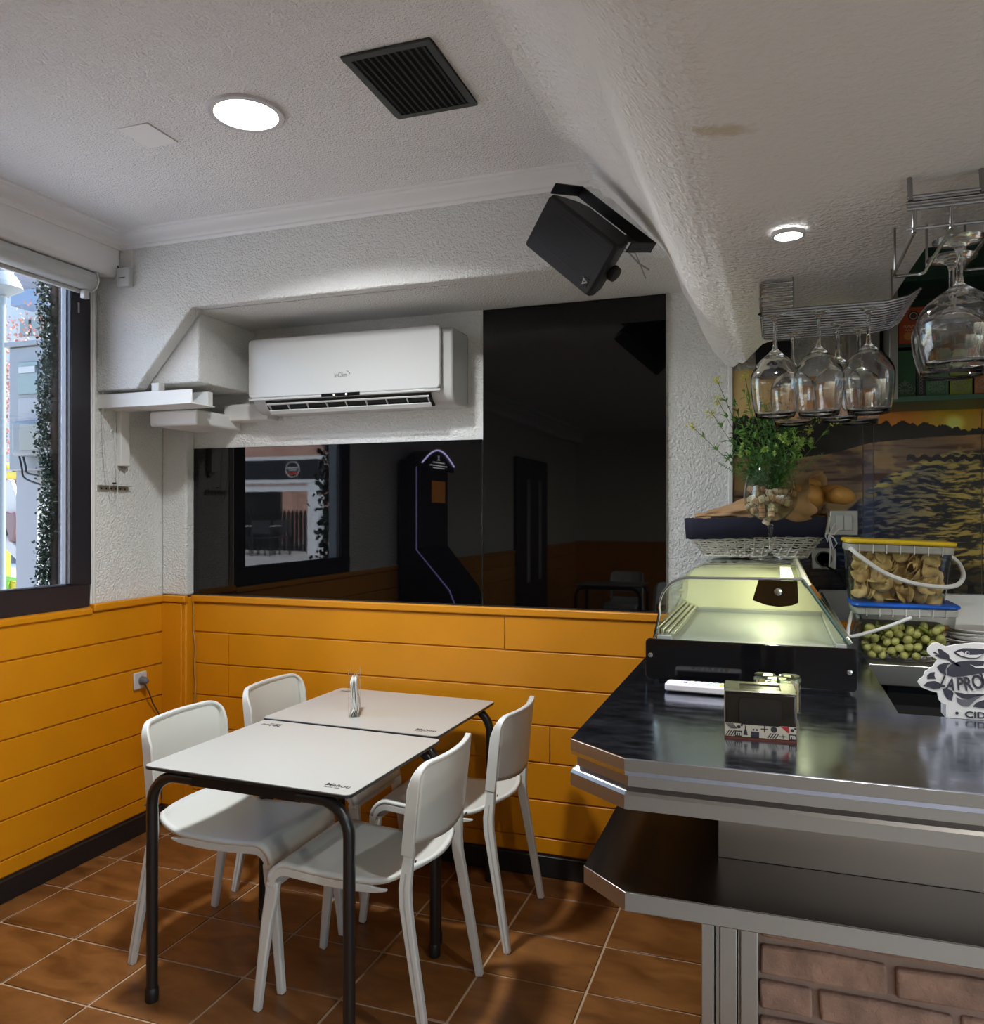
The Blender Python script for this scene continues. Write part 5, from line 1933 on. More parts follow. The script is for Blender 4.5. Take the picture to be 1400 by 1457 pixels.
# contents
ro = random.Random(9)
ol0 = None
gk0 = None
M_ol = mat('green_olive', (.50, .50, .16), .35, var=(30, .2))
M_gk = mat('gherkin', (.17, .20, .03), .4, var=(30, .3))
base_ = Vector((TX, TY, HB + .001))
pos = []
tries = 0
while len(pos) < 84 and tries < 20000:
    tries += 1
    x_ = ro.uniform(-.100, .100)
    y_ = ro.choice((-.070, -.066, -.046, -.04)) + ro.uniform(-.003, .003)
    z_ = ro.uniform(.014, .098)
    if all((x_ - a) ** 2 + (y_ - b) ** 2 + (z_ - c_) ** 2 > .0212 ** 2 for a, b, c_ in pos):
        pos.append((x_, y_, z_))
        g_ = ro.random() < .16
        if g_:
            if gk0 is None:
                gk0 = MB().tube([(-.018, 0, -.002), (-.014, 0, 0), (0, 0, .002), (.014, 0, 0), (.018, 0, -.002)], [.001, .0055, .0065, .0055, .001], 9).build('gherkin', M_gk, None, smooth=True, autos=180)
                o = gk0
            else:
                o = gk0.copy()
                COL.objects.link(o)
            tag(o, 'small green gherkin in the blue-lidded tub', 'gherkin', 'gherkins in the blue-lidded tub')
            o.rotation_euler = (0, ro.uniform(0, PI), ro.uniform(-.3, .3))
        else:
            if ol0 is None:
                ol0 = MB().ball((0, 0, 0), 0.0118, 12, 8, sz=1.2).build('olive', M_ol, None, smooth=True, autos=180)
                o = ol0
            else:
                o = ol0.copy()
                COL.objects.link(o)
            tag(o, 'pale green olive in the blue-lidded tub', 'olive', 'olives in the blue-lidded tub')
            o.rotation_euler = (ro.uniform(0, PI), ro.uniform(0, PI), ro.uniform(0, PI))
        o.location = base_ + Vector((x_, y_, z_))
MB().prism(rrect(-.108, .108, -.030, .07, .02), .012, .10, 'z').build('brine', mat('brine', (.16, .17, .04), .3), blue)
cr0 = []
for q in range(3):
    rq = random.Random(q + 40)

    def chip(i, j, q=q, rq=rq):
        a, r_ = i * 2 * PI, j * .026
        return (r_ * math.cos(a) * 1.15, r_ * math.sin(a), .006 * math.cos(2 * a + q) * (j ** 2) * (1.5 + q) + .003 * math.sin(3 * a) * j)
    cr0.append(MB().grid(chip, 17, 5).build('potato_crisp', mat('crisp_yellow', (.62, .45, .18), .55, var=(45, .25)), None, smooth=True, solid=.0012, autos=180))
rr2 = random.Random(12)
nchip = 0
Mc = Matrix.Translation((TX - .018, TY + .01, HB + .168)) @ Matrix.Rotation(R(2.0), 4, 'Y')
for k in range(60):
    o = cr0[k] if k < 3 else cr0[k % 3].copy()
    if k >= 3:
        COL.objects.link(o)
    row_ = k // 12
    loc_ = Vector((-.095 + (k % 12) * .0172 + rr2.uniform(-.004, .004), rr2.uniform(-.064, -.02), .022 + row_ * .027 + rr2.uniform(-.006, .006)))
    o.location = Mc @ loc_
    o.rotation_euler = (rr2.uniform(.7, 2.4), rr2.uniform(-.7, .7), rr2.uniform(-.9, .9))
    s_ = rr2.uniform(.75, 1.0)
    o.scale = (s_, s_, s_)
    tag(o, 'thin golden potato crisp in the yellow-lidded tub', 'crisp', 'crisps in the yellow-lidded tub')
MB().prism(rrect(-.105, .105, -.02, .07, .02), .01, .13, 'z').build('crisp_fill', mat('crisp_fill', (.40, .28, .12), .8, bump=(60, 1, .02)), crisp)

# stacked plates at the right edge, and a small rack behind them
pl0 = None
plx = at(1398, 905, Y=2.62)
for k in range(9):
    if pl0 is None:
        pl0 = MB().lathe([(0, 0), (.045, 0), (.05, .002), (.078, .012), (.082, .016), (.080, .0175), (.048, .005), (0, .004)], 40).build('plate', mat('white_china', (.72, .72, .70), .2), None, smooth=True)
        o = pl0
    else:
        o = pl0.copy()
        COL.objects.link(o)
    o.location = (plx.x - .005 + random.uniform(-.01, .01), 2.62 + random.uniform(-.01, .01), HB + .002 + k * .0098)
    o.rotation_euler = (random.uniform(-.02, .02), random.uniform(-.02, .02), 0)
    tag(o, ('lowest' if k == 0 else ['second', 'third', 'fourth', 'fifth', 'sixth', 'seventh', 'eighth', 'topmost'][k - 1]) + ' white plate of the stack on the back counter' + (' counted upward' if 0 < k < 8 else ''), 'plate', 'white plates stacked on the back counter')
fk0 = None
for k in range(5):
    f_ = MB()
    f_.tube([(0, 0, 0), (.05, 0, .004), (.11, 0, .001)], .0022, 6)
    f_.box(.105, .13, -.009, .009, 0, .002)
    for q in range(4):
        f_.box(.13, .165, -.009 + q * .0052, -.0065 + q * .0052, 0, .0018)
    if fk0 is None:
        fk0 = f_.build('fork', M_chrome, None)
        o = fk0
    else:
        o = fk0.copy()
        COL.objects.link(o)
    o.location = (plx.x - .16 + .004 * k, 2.515 + .012 * k, HB + .012 + .009 * k)
    o.rotation_euler = (0, R(-3), R(8 + 9 * k))
    tag(o, 'steel fork in the heap beside the stacked plates', 'fork', 'forks beside the stacked plates')

# ================================================================== shelf unit with tea boxes
su = thing('shelf_unit', 'dark green wall shelf unit above the mural', 'shelf', (0, 0, 0))
sx0, sy0, sy1 = .366, 3.0, YB - .01
M_green = mat('dark_green_paint', (.018, .05, .035), .35)
MB().box(sx0, 1.6, sy0, sy1, 1.897, 1.915).build('shelf_board', mat('green_board', (.05, .13, .09), .4), su, bevel=.002)
MB().box(sx0 + .02, 1.6, sy1 - .01, sy1, 1.915, 2.70).build('back_board', M_green, su)
MB().box(sx0 + .02, 1.6, sy0 + .02, sy1 - .01, 2.083, 2.093).build('shelf_board', M_green, su)
MB().box(sx0 + .02, 1.6, sy0 + .005, sy0 + .02, 2.30, 2.70).build('upper_door', M_green, su)
MB().box(sx0 + .02, 1.6, sy0 + .02, sy1 - .01, 2.30, 2.315).build('shelf_board', M_green, su)
MB().box(sx0 - .008, sx0 + .018, sy0 - .002, sy1, 1.905, 2.70).build('side_post', mat('alu_post', (.35, .35, .34), .4, .7), su, bevel=.002)
MB().box(sx0 - .12, sx0 - .02, sy0 + .15, sy1, 2.0, 2.42).build('side_panel', mat('grey_panel', (.30, .30, .29), .5), su, bevel=.003)
tea = [(1276, 1303, (.012, .075, .03), 'dark green', .90), (1304, 1317, (.006, .012, .010), 'narrow black', .90), (1318, 1350, (.03, .13, .05), 'mid green', .90), (1352, 1384, (.19, .24, .015), 'lime green', .88), (1387, 1420, (.36, .13, .04), 'orange', .9)]
for (u0_, u1_, c_, nm, a_) in tea:
    x0, x1 = at(u0_, 550, Y=sy0 + .02).x, at(u1_, 550, Y=sy0 + .02).x
    zt_ = 2.075 if nm != 'dark green' else 2.06
    x_lim = x0 + .002
    t = thing('tea_box', nm + ' tea box with a pale ornament on the green shelf', 'tea box', ((x0 + x1) / 2, sy0 + .02, 1.916), group='tea boxes on the green shelf')
    w_ = (x1 - x0) / 2
    MB().box(-w_, w_, 0, .07, 0, .155 if nm != 'lime green' else .150).build('carton', mat('tea_' + nm.replace(' ', '_'), c_, .45), t, bevel=.001)
    Mo = mat('tea_ornament_' + nm.replace(' ', '_'), tuple(min(.7, k * .5 + .22) for k in c_), .5)
    orn = MB()
    if w_ > .025:
        for a in range(9):
            w__ = R(200 - a * 27.5)
            cx_, cz_ = .018 * math.cos(w__) - .004, .018 + .020 * max(0, math.sin(w__)) + .006
            loop = [(cx_ + .006 * math.cos(b), -.0008, cz_ + .006 * math.sin(b)) for b in [k * PI / 4 for k in range(8)]]
            orn.tube(loop, .0009, 4, closed=True)
        for a in range(5):
            w__ = R(160 - a * 35)
            loop = [(.009 * math.cos(w__) - .004 + .004 * math.cos(b), -.0008, .012 + .010 * math.sin(w__) + .004 * math.sin(b)) for b in [k * PI / 4 for k in range(8)]]
            orn.tube(loop, .0009, 4, closed=True)
        orn.tube([(.010, -.0008, .010), (.020, -.0008, .008), (.026, -.0008, .018), (.027, -.0008, .030), (.024, -.0008, .036)], .0009, 4)
        orn.tube([(-.004, -.0008, .045), (-.004, -.0008, .056)], .0015, 4)
    else:
        for a in range(7):
            loop = [(.005 * math.cos(b), -.0008, .012 + a * .011 + .005 * math.sin(b)) for b in [k * PI / 4 for k in range(8)]]
            orn.tube(loop, .0008, 4, closed=True)
    orn.build('ornament', Mo, t)
rp0, rp1 = at(1277, 440, Y=sy0 + .03), at(1310, 485, Y=sy0 + .03)
rk = thing('coffee_packet', 'red and orange packet with a round face logo on the upper green shelf', 'packet', (rp0.x + .045, sy0 + .03, 2.0935))
MB().box(-.042, .042, 0, .05, 0, .125).build('pouch', mat('packet_red', (.42, .07, .02), .4), rk, bevel=.003)
MB().lathe([(0, 0), (.017, 0), (.017, .001), (0, .001)], 20, M=Matrix.Translation((.004, -.0002, .095)) @ Matrix.Rotation(PI / 2, 4, 'X')).build('logo_disc', mat('logo_dark', (.05, .01, .01), .5), rk)
MB().tube([(.004 + .011 * math.cos(a), -.0016, .095 + .011 * math.sin(a)) for a in [k * PI / 8 for k in range(16)]], .0014, 5, closed=True).build('logo_ring', mat('logo_pale', (.6, .5, .4), .5), rk)
MB().tube([(-.026 + k * .0045, -.0016, .060 + .006 * math.sin(k * 2.2)) for k in range(12)], .0012, 5).tube([(-.022 + k * .004, -.0016, .048 + .003 * math.sin(k * 2.6)) for k in range(11)], .0010, 5).build('script_lines', MATS['logo_pale'], rk)
MB().lathe([(0, 0), (.013, 0), (.013, .001), (0, .001)], 20, M=Matrix.Translation((-.012, -.0002, .028)) @ Matrix.Rotation(PI / 2, 4, 'X')).build('logo_disc', mat('logo_orange', (.5, .22, .05), .5), rk)
# dark box above the mural left
bb_ = thing('wall_box', 'flat black box behind the hanging glasses above the mural', 'box', (0, 0, 0))
q0, q1 = at(1075, 487, Y=3.15), at(1128, 515, Y=3.15)
MB().box(q0.x, q1.x, 3.15, YB - .002, q1.z, q0.z).build('box', mat('box_black', (.008, .008, .01), .4), bb_, bevel=.004)

# ================================================================== glass racks and glasses
M_wire = mat('rack_wire', (.34, .34, .35), .22, 1)
rk1 = thing('glass_rack', 'flat chrome wire rack of many bars under the lowered ceiling', 'glass rack', (0, 0, 0))
zr1 = 1.978
ya, yb2 = 1.915, 2.225
nw = 13
w0 = None
for k in range(nw):
    y_ = ya + (yb2 - ya) * k / (nw - 1)
    pth = [(-.035, y_, zr1 + .03), (-.034, y_, zr1 + .006), (-.028, y_, zr1), (.225, y_, zr1), (.265, y_ - .015, zr1 + .004), (.285, y_ - .035, zr1 + .014)]
    MB().tube(pth, .0030, 6).build('wire', M_wire, rk1, smooth=True)
e1 = MB()
for y0_, y1_ in ((ya, yb2),):
    e1.tube([(-.035, y0_, zr1 + .03), (-.035, y1_, zr1 + .03)], .003, 6)
    e1.tube([(-.030, y0_, zr1 + .002), (-.030, y1_, zr1 + .002)], .003, 6)
    e1.tube([(.245, y0_, zr1 + .004), (.245, y1_, zr1 + .004)], .003, 6)
e1.build('side_rail', M_wire, rk1, smooth=True)
for k in range(6):
    z_ = zr1 + .008 + k * .0105
    MB().tube([(-.035, ya + .06, z_), (-.034, ya + .005, z_), (-.028, ya, z_), (.035, ya, z_)], .0022, 6).build('end_wire', M_wire, rk1, smooth=True)
for (x_, y_) in ((.035, ya), (.0, yb2), (.235, ya + .02), (.235, yb2 - .01), (-.035, ya + .06)):
    MB().tube([(x_, y_, zr1), (x_, y_, 2.055)], .0022, 6).build('hanger', M_wire, rk1, smooth=True)


def hang_prof(Rb, H, rim, foot, stem, bowl_frac, t=.0011):
    """hanging glass: foot up at z=0, bowl down to -H, closed shell"""
    zst = -H * (1 - bowl_frac)
    out = [(0, 0.0015), (foot, .001), (foot, -.0008), (foot * .45, -.005), (stem * 1.6, -.012), (stem, -.022), (stem * .95, zst * .7), (stem * 1.3, zst * .9)]
    n_ = 14
    ob = []
    for k in range(1, n_ + 1):
        f_ = k / n_
        z_ = zst * .93 + (-H - zst * .93) * f_
        if f_ < .45:
            r_ = Rb * math.sin(PI / 2 * (f_ / .45)) ** .75
        else:
            q_ = (f_ - .45) / .55
            r_ = Rb + (rim - Rb) * q_ ** 1.9
        ob.append((max(r_, stem * 1.3), z_))
    inn = [(max(r_ - t * (1.8 if k < 4 else 1), .0004), z_ - (t * 2 if k < 4 else 0)) for k, (r_, z_) in enumerate(ob)][::-1]
    inn[0] = (ob[-1][0] - t, ob[-1][1])
    return out + ob + inn + [(0, zst * .93 - .010)]


g0 = None
glabels = ['tall wine glass at the window end of the front row in the wire rack', 'middle tall wine glass of the front row in the wire rack', 'tall wine glass at the shelf end of the front row in the wire rack',
           'tall wine glass hanging lowest, behind the front row by the greenery', 'tall wine glass behind the middle one in the wire rack', 'tall wine glass behind the shelf end of the wire rack', 'tall wine glass wedged between the middle and shelf-end front glasses']
for k, (u_, y_) in enumerate(((1103, 1.965), (1165, 1.965), (1236, 1.965), (1128, 2.165), (1192, 2.10), (1222, 2.18), (1190, 1.99))):
    if k == 6:
        continue
    x_ = at(u_, 500, Y=y_).x
    if g0 is None:
        g0 = MB().lathe(hang_prof(.0545, .238, .0425, .038, .0042, .62), 40).build('wine_glass', M_stem, None, smooth=True, autos=180)
        o = g0
    else:
        o = g0.copy()
        COL.objects.link(o)
    o.location = (x_, y_, zr1 + .004)
    o.rotation_euler = (0, 0, k)
    tag(o, glabels[k], 'wine glass', 'wine glasses in the wire rack')

rk2 = thing('glass_rack', 'chrome looped rail rack with balloon glasses near the camera', 'glass rack', (0, 0, 0))
zr2 = 1.965
for k, (xa_, xb_) in enumerate(((.205, .257), (.318, .362), (.425, .47))):
    y0_, y1_ = 1.42, 1.67
    pth = [(xa_, y0_, zr2), (xa_, y1_ - .01, zr2), (xa_ + .008, y1_, zr2), (xb_ - .008, y1_, zr2), (xb_, y1_ - .01, zr2), (xb_, y0_, zr2)]
    MB().tube(pth, .0030, 8).build('rail', M_wire, rk2, smooth=True)
    for x_ in (xa_, xb_):
        MB().tube([(x_, y0_, zr2), (x_, y0_ - .004, zr2 + .036)], .0030, 8).build('drop_rod', M_wire, rk2, smooth=True)
        MB().tube([(x_, y1_ - .03, zr2), (x_, y1_ - .03, 2.045)], .0022, 6).build('drop_rod', M_wire, rk2, smooth=True)
cb2 = MB()
for dz_, dy_ in ((.036, 0), (.043, .006), (.050, .012), (.057, .006)):
    cb2.tube([(.195, 1.416 + dy_, zr2 + dz_), (.62, 1.416 + dy_, zr2 + dz_)], .0032, 8)
cb2.tube([(.195, 1.42, zr2 + .006), (.62, 1.42, zr2 + .006)], .0026, 8)
for x_ in (.20, .30, .40, .55):
    cb2.tube([(x_, 1.42, zr2 + .05), (x_, 1.43, 2.055)], .004, 8)
cb2.build('crossbar', M_wire, rk2, smooth=True)
b0_ = None
blabels = ['large balloon glass hanging nearest, in the first rail slot', 'balloon glass hanging behind the nearest one in the same rail slot', 'balloon glass at the edge of the picture in the second rail slot', 'balloon glass behind in the second rail slot at the edge of the picture']
for k, (x_, y_) in enumerate(((.283, 1.50), (.290, 1.60), (.392, 1.49), (.394, 1.605))):
    if b0_ is None:
        b0_ = MB().lathe(hang_prof(.064, .208, .049, .040, .0048, .62, .0013), 44).build('balloon_glass', M_stem, None, smooth=True, autos=180)
        o = b0_
    else:
        o = b0_.copy()
        COL.objects.link(o)
    o.location = (x_, y_, zr2 + .0045)
    o.rotation_euler = (0, 0, k)
    tag(o, blabels[k], 'balloon glass', 'balloon glasses on the rail rack')

# ================================================================== dart machine behind the camera (mirrored in the black glass)
dm = thing('dart_machine', 'black arcade dart machine against the left wall, reflected in the glass', 'arcade machine', (-2.845, .42, 0), R(0))
MB().prism([(0, 0), (.58, 0), (.58, .55), (.43, .92), (.15, 1.25), (.15, 1.96), (0, 1.96)], -.33, .33, 'y').build('cabinet', mat('arcade_black', (.01, .01, .012), .3), dm, bevel=.01)
hdm = [(-.335 + .67 * k / 12, 1.93 + .12 * math.sin(PI * k / 12)) for k in range(13)]
MB().prism(hdm + [(.335, 1.88), (-.335, 1.88)], 0.02, .20, 'x').build('header', MATS['arcade_black'], dm)
M_led = mat('purple_led', (.5, .4, 1), .4, emit=(.62, .58, 1), emit_s=9)
MB().tube([(.205, a, b + .002) for a, b in hdm], .006, 6).build('header_light', M_led, dm, smooth=True)
for s_ in (1,):
    MB().tube([(.155, s_ * .335, 1.9), (.155, s_ * .335, 1.24), (.435, s_ * .335, .93), (.58, s_ * .335, .6)], .005, 6).build('edge_light', mat('purple_led_dim', (.5, .4, 1), .4, emit=(.4, .38, .9), emit_s=1.6), dm, smooth=True)
MB().box(.15, .155, -.25, .02, 1.62, 1.80).build('screen', mat('arcade_screen', (.3, .1, .02), .4, emit=(.9, .30, .05), emit_s=.8), dm)
M_at = mat('arcade_text', (1, 1, 1), .4, emit=(1, 1, 1), emit_s=4)
text('lettering', 'X', .06, M_at, dm, (.204, -.02, 1.965), (PI / 2, 0, PI / 2))
for z_, w_ in ((1.945, .12), (1.92, .18), (1.90, .12)):
    MB().box(.2035, .205, -w_, w_, z_, z_ + .006).build('text_line', M_at, dm)

# ================================================================== OUTSIDE
ZG = .5
struct(MB().box(-60, XL - .17, -45, 45, ZG - .3, ZG).build('ground_outside', mat('paving', (.56, .54, .51), .9, var=(1.5, .15)), None), 'pale paved square outside')
# pier beside the window
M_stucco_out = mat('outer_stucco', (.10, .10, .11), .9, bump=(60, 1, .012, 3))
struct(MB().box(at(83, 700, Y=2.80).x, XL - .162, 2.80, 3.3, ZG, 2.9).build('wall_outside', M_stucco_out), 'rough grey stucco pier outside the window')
cane = thing('cane_post', 'brown jointed bamboo post outside against the stucco pier', 'post', (-3.22, 2.845, ZG))
cane.location = (at(79, 700, Y=2.83).x, 2.83, ZG)
z_ = 0
ks = 0
while z_ < 2.2:
    h = .10 + .02 * (ks % 3)
    MB().lathe([(.024, 0), (.0265, .006), (.024, .02), (.0235, h - .02), (.026, h - .006), (.025, h - .001)], 14, (0, 0, z_)).build('segment', mat('cane_%d' % (ks % 2), [(.075, .047, .034), (.095, .056, .037)][ks % 2], .6), cane, smooth=True)
    z_ += h
    ks += 1
iv = MB()
ri = random.Random(8)
ivx = at(68, 700, Y=2.80).x


def ivleaf(c_, s_):
    d_ = Vector((ri.gauss(0, 1), ri.gauss(0, 1), ri.gauss(0, 1))).normalized()
    e_ = d_.cross(Vector((ri.gauss(0, 1), ri.gauss(0, 1), ri.gauss(0, 1)))).normalized()
    iv.add([c_, c_ + d_ * s_ * .5 + e_ * s_ * .35, c_ + d_ * s_, c_ + d_ * s_ * .5 - e_ * s_ * .35], [(0, 1, 2, 3)])


for k in range(4600):
    z_ = ri.uniform(ZG + .6, 2.6)
    off = .012 * math.sin(z_ * 9)
    ivleaf(Vector((ivx + off + ri.gauss(0, .016), 2.79 + ri.gauss(0, .018), z_)), ri.uniform(.010, .022))
tag(iv.build('ivy_garland', mat('ivy_leaf', (.022, .045, .02), .5, var=(20, .4)), None), 'green ivy garland hanging down the bamboo post', 'ivy', None, 'stuff')

# utility cabinet
uc = thing('meter_cabinet', 'pale grey electric meter cabinet outside the window', 'cabinet', (0, 0, 0))
ua, ub = at(12, 495, Y=3.6), at(66, 668, Y=3.6)
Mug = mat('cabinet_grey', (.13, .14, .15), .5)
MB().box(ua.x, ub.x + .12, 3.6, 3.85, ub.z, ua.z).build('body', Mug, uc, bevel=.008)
MB().box(ua.x - .02, ub.x + .14, 3.58, 3.87, ua.z, ua.z + .03).build('roof', Mug, uc, bevel=.004)
cc = [at(a, b, Y=3.595) for a, b in ((26, 516), (54, 560))]
MB().box(cc[0].x, cc[1].x, 3.588, 3.6, cc[1].z, cc[0].z).build('meter_window', mat('meter_window', (.07, .10, .10), .2), uc, bevel=.003)
cc = [at(a, b, Y=3.595) for a, b in ((29, 523), (52, 530))]
MB().box(cc[0].x, cc[1].x, 3.580, 3.588, cc[1].z, cc[0].z).build('label_plate', mat('plate_white', (.28, .28, .27), .5), uc)
cc = [at(a, b, Y=3.595) for a, b in ((26, 567), (68, 597))]
MB().box(cc[0].x, cc[1].x, 3.592, 3.6, cc[1].z, cc[0].z).build('lower_door', mat('cabinet_pale', (.17, .175, .18), .5), uc, bevel=.002)
cc = [at(a, b, Y=3.55) for a, b in ((26, 600), (70, 648))]
MB().box(cc[0].x, cc[1].x, 3.50, 3.6, cc[1].z, cc[0].z).build('lamp_box', mat('cabinet_mid', (.10, .11, .12), .45), uc, bevel=.02, seg=3)
MB().box(cc[0].x + .07, cc[1].x + .02, 3.492, 3.5, cc[1].z + .03, cc[0].z - .02).build('lamp_glass', mat('cabinet_dark', (.08, .09, .09), .2), uc, bevel=.01)
cbs = MB()
for (a, b) in (((27, 648), (62, 694)), ((33, 650), (66, 680))):
    p0_, p1_ = at(a[0], a[1], Y=3.55), at(b[0], b[1], Y=3.55)
    md_ = (p0_ + p1_) / 2 + Vector((-.06, 0, -.03))
    cbs.tube(spline([p0_, p0_.lerp(md_, .6), md_, md_.lerp(p1_, .5), p1_ + Vector((.1, .05, -.02))]), .006, 6)
cbs.build('cable', M_blackpl, uc, smooth=True)
po_ = at(40, 700, Y=3.7)
MB().box(po_.x - .05, po_.x + .12, 3.66, 3.78, ZG, ub.z).build('post', mat('cabinet_post', (.16, .165, .18), .5), uc)

# playground
pgd = thing('play_slide', 'white and orange playground slide outside', 'slide', (0, 0, 0))
Ypg = 8.5


def pp(u, v, Y=Ypg):
    return at(u, v, Y=Y)


def flat(pts_, Y, th, name, m, par):
    P_ = [pp(u_, v_, Y) for u_, v_ in pts_]
    return MB().prism([(p_.x, p_.z) for p_ in P_], Y, Y + th, 'y').build(name, m, par, bevel=.02)


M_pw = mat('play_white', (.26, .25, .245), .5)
M_po = mat('play_orange', (.34, .05, .015), .5)
M_py = mat('play_yellow', (.36, .28, .01), .5)
M_pr = mat('play_red', (.28, .015, .015), .5)
M_pg = mat('play_green', (.11, .26, .02), .5)
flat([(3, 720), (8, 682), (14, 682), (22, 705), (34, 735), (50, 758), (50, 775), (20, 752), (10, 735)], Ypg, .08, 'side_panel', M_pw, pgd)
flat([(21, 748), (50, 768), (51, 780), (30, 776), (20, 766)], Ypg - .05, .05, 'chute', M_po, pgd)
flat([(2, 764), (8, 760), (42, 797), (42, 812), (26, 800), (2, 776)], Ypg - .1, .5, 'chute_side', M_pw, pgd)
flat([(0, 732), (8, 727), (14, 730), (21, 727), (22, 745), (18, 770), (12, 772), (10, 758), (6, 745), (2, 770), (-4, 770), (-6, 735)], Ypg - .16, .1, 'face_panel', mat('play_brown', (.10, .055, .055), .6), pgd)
flat([(2, 690), (8, 690), (8, 850), (2, 850)], Ypg + .3, .1, 'post', M_py, pgd)
rf = thing('play_tower', 'playground tower with yellow roof edges outside', 'play tower', (0, 0, 0))
flat([(-30, 672), (30, 671), (32, 679), (-30, 680)], Ypg + 1.0, 1.2, 'roof_edge', M_py, rf)
flat([(-30, 655), (10, 661), (10, 668), (-30, 664)], Ypg + 1.4, 1.0, 'roof_edge', M_py, rf)
flat([(30, 691), (44, 692), (44, 697), (34, 697)], Ypg + .9, .5, 'roof_edge', M_py, rf)
flat([(-4, 680), (0, 680), (0, 858), (-4, 858)], Ypg + 1.5, .2, 'post', M_pr, rf)
flat([(36, 736), (49, 736), (49, 760), (36, 748)], Ypg + .8, .2, 'red_panel', M_pr, rf)
pb = thing('play_bench', 'yellow and green playground seat outside', 'play seat', (0, 0, 0))
flat([(8, 824), (36, 832), (36, 840), (8, 840)], Ypg - 1, .5, 'seat', M_py, pb)
flat([(6, 820), (10, 820), (30, 824), (30, 828), (10, 826), (10, 840), (6, 840)], Ypg - 1.05, .05, 'frame', M_pg, pb)
tn = thing('play_tent', 'white draped cover beside the playground outside', 'cover', (0, 0, 0))
flat([(44, 692), (60, 692), (64, 850), (38, 850), (46, 780)], Ypg - .6, .3, 'cloth', mat('tent_cloth', (.19, .21, .235), .8, bump=(4, 1, .1)), tn)
# building and wall behind
bld = thing('apartment_building', 'white apartment building across the square', 'building', (0, 0, 0))
Yb_ = 26
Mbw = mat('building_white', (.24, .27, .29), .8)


def bb(u0, v0, u1, v1, Y, th, name, m, par):
    a, b = at(u0, v0, Y=Y), at(u1, v1, Y=Y)
    return MB().box(a.x, b.x, Y, Y + th, b.z, a.z).build(name, m, par)


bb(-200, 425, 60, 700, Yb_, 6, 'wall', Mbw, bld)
bb(19, 385, 55, 415, Yb_ - 1, 4, 'upper_floor', mat('building_grey', (.13, .12, .14), .8), bld)
bb(15, 414, 60, 430, Yb_ - 1.5, 1, 'cornice', mat('building_blue', (.09, .13, .20), .7), bld)
for k, u_ in enumerate((-60, -20, 28, 44)):
    bb(u_, 455, u_ + 12, 476, Yb_ - .2, .3, 'window', mat('window_grey', (.06, .08, .085), .3), bld)
tr = thing('autumn_tree', 'tree with pink and rust leaves across the square', 'tree', (0, 0, 0))
tl_ = MB()
rt = random.Random(15)
cen_ = pp(18, 560, 15)
for k in range(5200):
    a = Vector((rt.gauss(0, 1.5), rt.gauss(0, .8), rt.gauss(0, .95)))
    c_ = cen_ + a
    d_ = Vector((rt.gauss(0, 1), rt.gauss(0, 1), rt.gauss(0, 1))).normalized()
    e_ = d_.cross(Vector((rt.gauss(0, 1), rt.gauss(0, 1), rt.gauss(0, 1)))).normalized()
    s_ = rt.uniform(.05, .12)
    tl_.add([c_, c_ + d_ * s_ * .5 + e_ * s_ * .4, c_ + d_ * s_, c_ + d_ * s_ * .5 - e_ * s_ * .4], [(0, 1, 2, 3)])
tl_.build('leaves', mat('rust_leaf', (.26, .10, .08), .6, var=(3, .4)), tr)['kind'] = 'stuff'
MB().tube([(cen_.x, cen_.y, ZG), (cen_.x + .1, cen_.y, 2.2), (cen_.x + .2, cen_.y, 4)], [.12, .10, .05], 10).build('trunk', mat('bark', (.10, .07, .05), .9), tr, smooth=True)
gw = struct(MB().box(-40, -7, 12.5, 12.8, ZG, 1.9).build('wall_outside', mat('garden_wall', (.11, .11, .11), .9, bump=(8, 1, .05), var=(5, .3)), None), 'grey stone garden wall across the square')
sl_ = thing('street_lamp', 'pale street lamp with a domed head outside', 'street lamp', (0, 0, 0))
lp_ = at(2, 410, Y=4.6)
MB().lathe([(0, .22), (.05, .22), (.06, .12), (.10, .10), (.14, .03), (.15, 0), (.06, -.05), (0, -.07)], 20, lp_).build('head', mat('lamp_head', (.10, .12, .13), .5), sl_, smooth=True)
MB().tube([(lp_.x, lp_.y, ZG), (lp_.x, lp_.y, lp_.z - .04)], .03, 10).build('pole', MATS['lamp_head'], sl_, smooth=True)
# ivy column on the far side of the window (mirrored in the glass)
iv2 = MB()
iv = iv2
for k in range(2200):
    ivleaf(Vector((-3.24 + ri.gauss(0, .04), 1.15 + ri.gauss(0, .05), ri.uniform(ZG, 2.9))), ri.uniform(.03, .06))
tag(iv2.build('ivy_column', MATS['ivy_leaf'], None), 'dark ivy growing up beside the window outside', 'ivy', None, 'stuff')
struct(MB().box(-3.24, -3.06, .6, .9, ZG, 3.0).build('wall_outside', mat('dark_pier', (.05, .05, .05), .8)), 'dark pier outside beside the ivy')
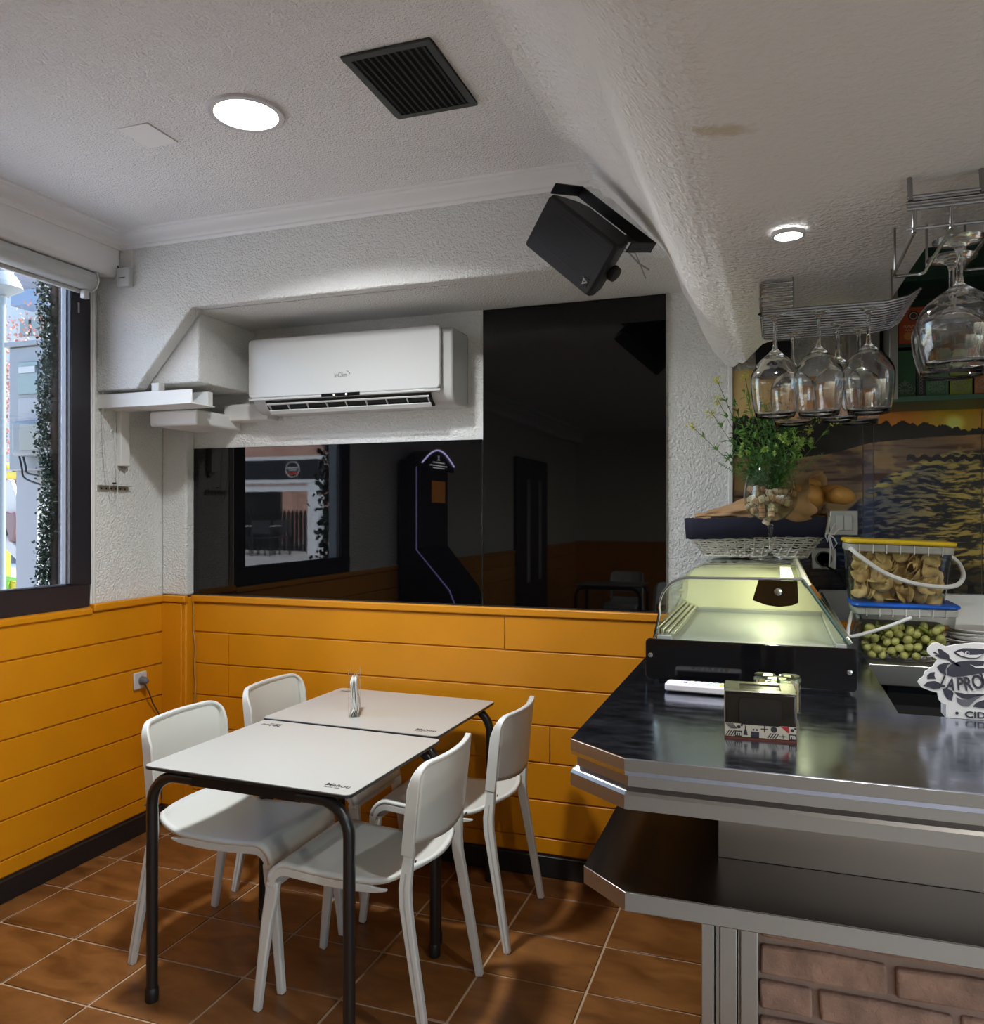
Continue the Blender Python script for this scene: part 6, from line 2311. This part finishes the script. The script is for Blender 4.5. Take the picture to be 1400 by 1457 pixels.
# kiosk terrace seen in the reflection
kx0, kx1, ky = -17.5, -11.0, -11.3
ko = thing('kiosk', 'terrace kiosk with a black fascia and white posts, reflected in the glass', 'kiosk', (0, 0, 0))
MB().box(kx0, kx1, ky - .3, ky, 2.42, 2.93).build('fascia', mat('kiosk_black', (.012, .014, .02), .4), ko, bevel=.02)
MB().box(kx0, kx1 + .15, ky - 4, ky + .03, 2.93, 3.02).build('roof', mat('kiosk_pale', (.75, .78, .82), .5), ko)
MB().box(kx0, kx1 + .15, ky - .3, ky + .02, 2.33, 2.42).build('fascia_rail', MATS['kiosk_pale'], ko)
MB().box(kx0, kx1, ky - .25, ky - .05, 2.12, 2.28).build('shutter_box', MATS['kiosk_pale'], ko)
for x_ in (kx1 - .32, -14.6):
    MB().box(x_, x_ + .30, ky - .3, ky, ZG, 2.33).build('post', MATS['kiosk_pale'], ko)
MB().box(kx0, -14.1, ky - 3, ky - 2.9, ZG, 2.4).build('rear_panel', mat('kiosk_dark', (.05, .055, .06), .6), ko)
MB().tube([(kx1 - .75 + .2 * math.cos(a), ky + .02, 2.68 + .2 * math.sin(a)) for a in [k * PI / 10 for k in range(20)]], .015, 5, closed=True).build('round_logo', mat('logo_grey', (.5, .5, .5), .5), ko)
MB().box(kx1 - .90, kx1 - .60, ky + .015, ky + .02, 2.70, 2.74).box(kx1 - .87, kx1 - .63, ky + .015, ky + .02, 2.64, 2.67).build('logo_bars', MATS['logo_grey'], ko)
MB().box(kx1 - .90, kx1 - .60, ky + .015, ky + .02, 2.55, 2.60).build('logo_band', mat('logo_red', (.5, .05, .03), .5), ko)
fn = thing('picket_fence', 'dark picket fence behind the kiosk terrace', 'fence', (0, 0, 0))
pk0 = None
for k in range(26):
    x_ = -14.6 + k * .135
    if pk0 is None:
        pk0 = MB().prism([(0, 0), (.09, 0), (.09, 1.05), (.045, 1.15), (0, 1.05)], ky - 1.6, ky - 1.56, 'y').build('picket', mat('fence_dark', (.02, .02, .02), .6), fn)
        o = pk0
    else:
        o = pk0.copy()
        COL.objects.link(o)
    o.location = (x_, 0, ZG)
struct(MB().box(-30, -6, -20, -19.7, ZG, 6).build('wall_outside', mat('brick_far', (.50, .30, .24), .9, bump=(3, 1, .05), var=(2, .2)), None), 'sunlit brick house wall beyond the terrace')
M_terr = mat('terrace_dark', (.03, .03, .035), .4, .3)
for k, (x_, y_) in enumerate(((-13.9, -10.3), (-12.2, -10.6))):
    t = thing('terrace_table', ['dark terrace table further from the white post, reflected in the glass', 'dark terrace table beside the white post, reflected in the glass'][k], 'table', (x_, y_, ZG), group='terrace tables')
    MB().box(-.35, .35, -.35, .35, .72, .74).build('tabletop', mat('terrace_top', (.5, .5, .48), .4), t)
    for sx in (-1, 1):
        for sy in (-1, 1):
            MB().tube([(sx * .32, sy * .32, 0), (sx * .30, sy * .30, .72)], .02, 6).build('leg', M_terr, t)
tc0 = None
for k, (x_, y_, r_) in enumerate(((-13.35, -10.2, 90), (-14.3, -9.8, 200), (-12.6, -10.1, 10), (-11.8, -10.1, -20), (-13.0, -10.9, 60), (-11.9, -11.0, 150))):
    if tc0 is None:
        t = thing('terrace_chair', 'dark terrace chair beside the kiosk tables, reflected in the glass', 'chair', (0, 0, 0), group='terrace chairs')
        MB().box(-.22, .22, -.22, .22, .43, .46).build('seat', M_terr, t)
        MB().box(-.22, .22, .19, .22, .55, .88).build('backrest', M_terr, t)
        for sx in (-1, 1):
            for sy in (-1, 1):
                MB().tube([(sx * .22, sy * .24, 0), (sx * .20, sy * .20, .43 if sy < 0 else .88)], .014, 6).build('leg', M_terr, t)
        tc0 = t
    else:
        t = copy_tree(tc0)
    t.location = (x_, y_, ZG)
    t.rotation_euler = (0, 0, R(r_))
